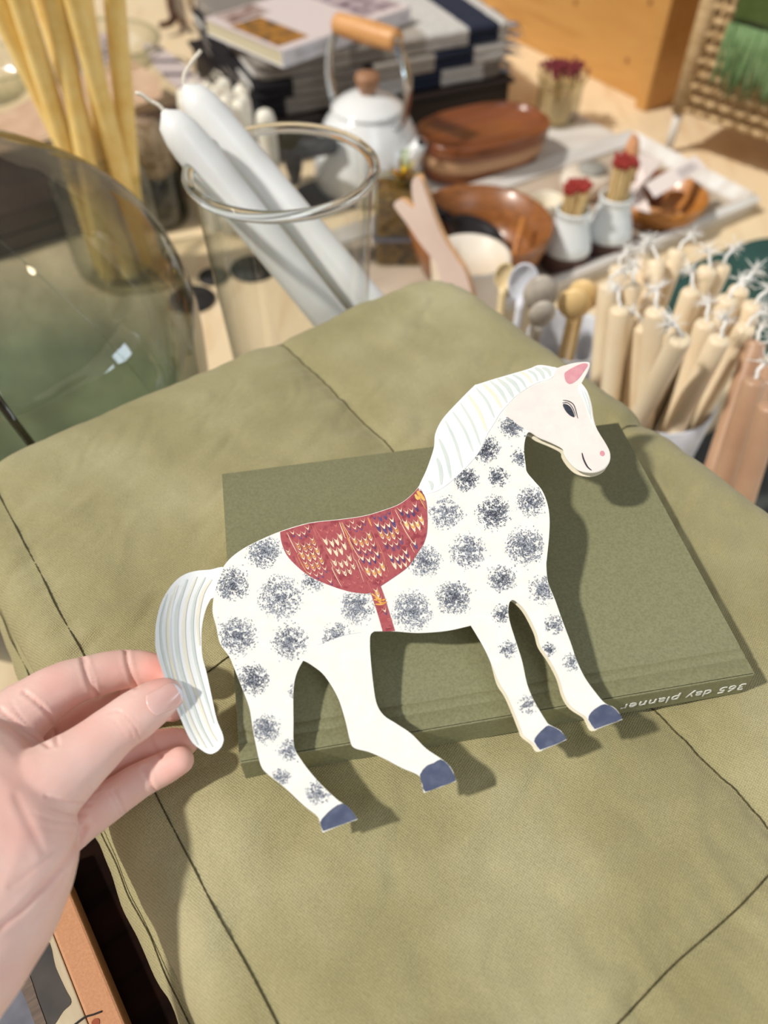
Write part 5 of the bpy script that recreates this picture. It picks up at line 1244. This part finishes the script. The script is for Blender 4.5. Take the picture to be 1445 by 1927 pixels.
bm = NB(); lathe(bm, [(0, 0), (.012, 0), (.012, .05), (.006, .055), (0, .055)], 24); bm.transform(Matrix.Translation(d * .62 + Vector((.03, .01, 0))) @ Matrix.Rotation(math.radians(80), 4, 'Y') @ Matrix.Translation((0, 0, -.025))); obj('round_head', bm, M_BLK, pd)
# dark dried flower jar with gold tinsel
dj2 = Vector((.018, .885, 0)); e5 = empty('dried_flower_jar', tuple(dj2), 0, 'square glass jar of dark dried petals between the vase and the notched spatula', 'jar')
obj('glass', box(NB(), (0, 0, .052), (.062, .062, .104), bev=.006), JARG, e5, smooth=False)
fil = box(NB(), (0, 0, .050), (.054, .054, .092), bev=.004)
obj('petals', fil, mat('dark_petals', (62, 46, 20), (24, 22, 20), scale=90, rough=.8, c3=(140, 104, 40), bump=1, bscale=120, lo=.3, hi=.62, bdist=.004), e5, smooth=False)
obj('band', box(NB(), (0, 0, .045), (.064, .064, .006), bev=.002), mat('dull_silver', (128, 132, 150), rough=.35, metal=.8), e5, smooth=False)
tn = empty('gold_tinsel_bow', (dj2.x + .006, dj2.y, .105), 0, 'shiny gold tinsel bow on top of the dried petal jar', 'bow')
bm = NB(); R = random.Random(2)
for k in range(46):
    a, b = R.uniform(0, 2 * math.pi), R.uniform(.1, 1.3); L = R.uniform(.012, .030); dd = Vector((math.cos(a) * math.cos(b), math.sin(a) * math.cos(b), math.sin(b)))
    tube(bm, [(0, 0, .001), dd * L * .6, dd * L + Vector((0, 0, -.003))], [.0016, .0016, .0006], seg=4, flat=.3)
tag(obj('tinsel_strands', bm, mat('gold_foil', (232, 196, 90), rough=.22, metal=1), tn, smooth=False), kind='stuff')
bm = NB(); lathe(bm, [(0, 0), (.010, 0), (.012, .004), (.006, .012), (.004, .030), (.006, .034), (0, .036)], 24); obj('green_glass_stem', bm, thin_glass('green_stem', (.8, .86, .72), (.3, .36, .24)), tn)

# ================================================================ PINE CRATE, RATTAN BASKET
M_PINE = mat('honey_pine', (196, 144, 78), (178, 124, 58), scale=5, stretch=(1, 1, 7), rough=.5, detail=7, c3=(202, 152, 86), lo=.3, hi=.75)
pcn = Vector((.449, 1.335, 0)); dF = Vector((-.547, .837, 0)); dS = Vector((.837, .547, 0)); PA = math.atan2(dS.y, dS.x)
px0 = pcn + dS * .16 + dF * .42
cr_ = empty('pine_crate', tuple(px0), PA, 'big honey coloured pine crate with screw holes, standing behind the table display', 'crate')
obj('front_panel', box(NB(), (-.151, 0, .21), (.018, .84, .42), bev=.002), M_PINE, cr_, smooth=False)
obj('end_panel', box(NB(), (.008, -.412, .21), (.300, .016, .42), bev=.002), M_PINE, cr_, smooth=False)
obj('end_panel', box(NB(), (.008, .412, .21), (.300, .016, .42), bev=.002), M_PINE, cr_, smooth=False)
obj('back_panel', box(NB(), (.151, 0, .21), (.018, .84, .42), bev=.002), M_PINE, cr_, smooth=False)
obj('bottom_panel', box(NB(), (0, 0, .012), (.28, .80, .016), bev=.002), M_PINE, cr_, smooth=False)
obj('corner_post', box(NB(), (-.172, -.408, .21), (.024, .024, .42), bev=.003), M_PINE, cr_, smooth=False)
for (y, z) in ((-.34, .05), (-.36, .14), (-.20, .10), (-.05, .08), (-.02, .13), (.10, .07), (.12, .12), (.14, .10), (.26, .09), (.27, .04)):
    bm = NB(); lathe(bm, [(0, .001), (.0035, .001), (.0045, 0)], 14); bm.transform(Matrix.Translation((-.1605, y, z)) @ Matrix.Rotation(math.radians(-90), 4, 'Y')); obj('screw', bm, mat('dark_screw', (150, 100, 50), rough=.6), cr_)
# rattan basket
M_RAT = mat('rattan', (206, 176, 132), (178, 146, 102), scale=60, rough=.6, stretch=(1, 1, 4)); M_WIRE = mat('white_painted_leg', (228, 222, 212), rough=.5)
bk0 = Vector((.434, 1.18, 0)); bd = Vector((.72, -.69, 0)).normalized(); bn = Vector((.69, .72, 0)).normalized()
BA = math.atan2(bd.y, bd.x)
rb = empty('rattan_basket', tuple(bk0 + bd * .2 + bn * .15), BA, 'woven rattan basket on white legs at the upper right corner, draped with a green throw', 'basket')
def rl(x, y, z): return Vector((x - .2, y - .15, z))
for (x, y) in ((0, 0), (.4, 0), (0, .3), (.4, .3)):
    obj('leg', tube(NB(), [rl(x, y, 0), rl(x, y, .03), rl(x, y, .065)], .0065, seg=14), M_WIRE, rb)
    obj('corner_post', tube(NB(), [rl(x, y, .06), rl(x + .0, y, .16), rl(x, y, .30)], [.011, .012, .012], seg=16), M_RAT, rb)
for (xa, ya, xb, yb) in ((0, 0, .4, 0), (0, .3, .4, .3), (0, 0, 0, .3), (.4, 0, .4, .3)):
    bm = NB(); nn_ = 13; L_ = math.hypot(xb - xa, yb - ya); m_ = int(L_ / .011)
    for k in range(nn_):      # horizontal weavers
        z = .066 + k * .0165; P = []
        for q in range(m_ * 3 + 1):
            f = q / (m_ * 3); off = .0035 * math.cos(math.pi * (q / 3) + math.pi * k)
            P.append(rl(xa + (xb - xa) * f + (off if xa == xb else 0), ya + (yb - ya) * f + (off if ya == yb else 0), z))
        tube(bm, P, .0042, seg=6)
    for q in range(m_ + 1):   # uprights
        f = q / m_; tube(bm, [rl(xa + (xb - xa) * f, ya + (yb - ya) * f, .062), rl(xa + (xb - xa) * f, ya + (yb - ya) * f, .275)], .0030, seg=6)
    obj('woven_side', bm, M_RAT, rb)
bm = NB(); tube(bm, [rl(*p) for p in ((0, 0, .285), (.4, 0, .285), (.4, .3, .285), (0, .3, .285))], .010, seg=10, closed=True); obj('rim', bm, M_RAT, rb)
obj('floor_panel', box(NB(), (0, 0, .066), (.40, .30, .006)), M_RAT, rb, smooth=False)
# green throw over the basket side
gth = empty('green_throw', tuple(bk0 + bd * .2 + Vector((0, 0, .19))), BA, 'olive green wool throw with a long fringe hanging over the rattan basket', 'throw')
def drape():
    bm = NB(); nx, nz = 60, 22; grid = []
    for i in range(nx + 1):
        x = -.155 + .32 * i / nx; row = []
        for j in range(nz + 1):
            s = j / nz
            if s < .55: z = .0 + .115 * (s / .55); y = -.020 - .004 * math.sin(x * 60) * (1 - s)
            else: a = (s - .55) / .45; z = .115 + .0 * a + .004 * math.sin(a * 3); y = -.020 + .12 * a
            row.append(bm.verts.new((x, y + .002 * noise.noise(Vector((x * 30, s * 5, 0))), z)))
        grid.append(row)
    for i in range(nx):
        for j in range(nz): bm.faces.new((grid[i][j], grid[i + 1][j], grid[i + 1][j + 1], grid[i][j + 1]))
    bmesh.ops.recalc_face_normals(bm, faces=bm.faces); bmesh.ops.solidify(bm, geom=bm.faces[:], thickness=.004); return bm
obj('cloth', drape(), weave('forest_green_wool', (66, 84, 34), (88, 104, 52), period=.0022, big=20, strength=.7, dist=.001), gth)
bm = NB(); R = random.Random(11)
for k in range(230):
    x = -.155 + .32 * k / 229; L = R.uniform(.060, .085); w_ = R.uniform(-.006, .006); y0 = -.0215 - R.uniform(0, .004)
    tube(bm, [(x, y0, .002), (x + w_ * .3, y0 - .003, -L * .35), (x + w_, y0 - .002, -L * .7), (x + w_ * 1.6, y0, -L)], [.0016, .0018, .0016, .0008], seg=5)
tag(obj('fringe', bm, mat('sage_fringe', (132, 160, 112), (104, 134, 84), scale=60, rough=.9), gth), kind='stuff')
# ================================================================ SHOP WALLS (well outside the frame)
M_WALL = mat('plaster', (222, 214, 200), (214, 204, 190), scale=3, rough=.9)
for nm, c, s in (('wall_back', (0, 4.2, 0.4), (7, .1, 2.3)), ('wall_left', (-3.5, 1.0, 0.4), (.1, 7, 2.3)), ('wall_right', (3.5, 1.0, 0.4), (.1, 7, 2.3)), ('wall_front', (0, -2.4, 0.1), (7, .1, 1.7))):
    o_ = obj(nm, box(NB(), c, s), M_WALL, None, smooth=False, world=True); tag(o_, kind='structure')
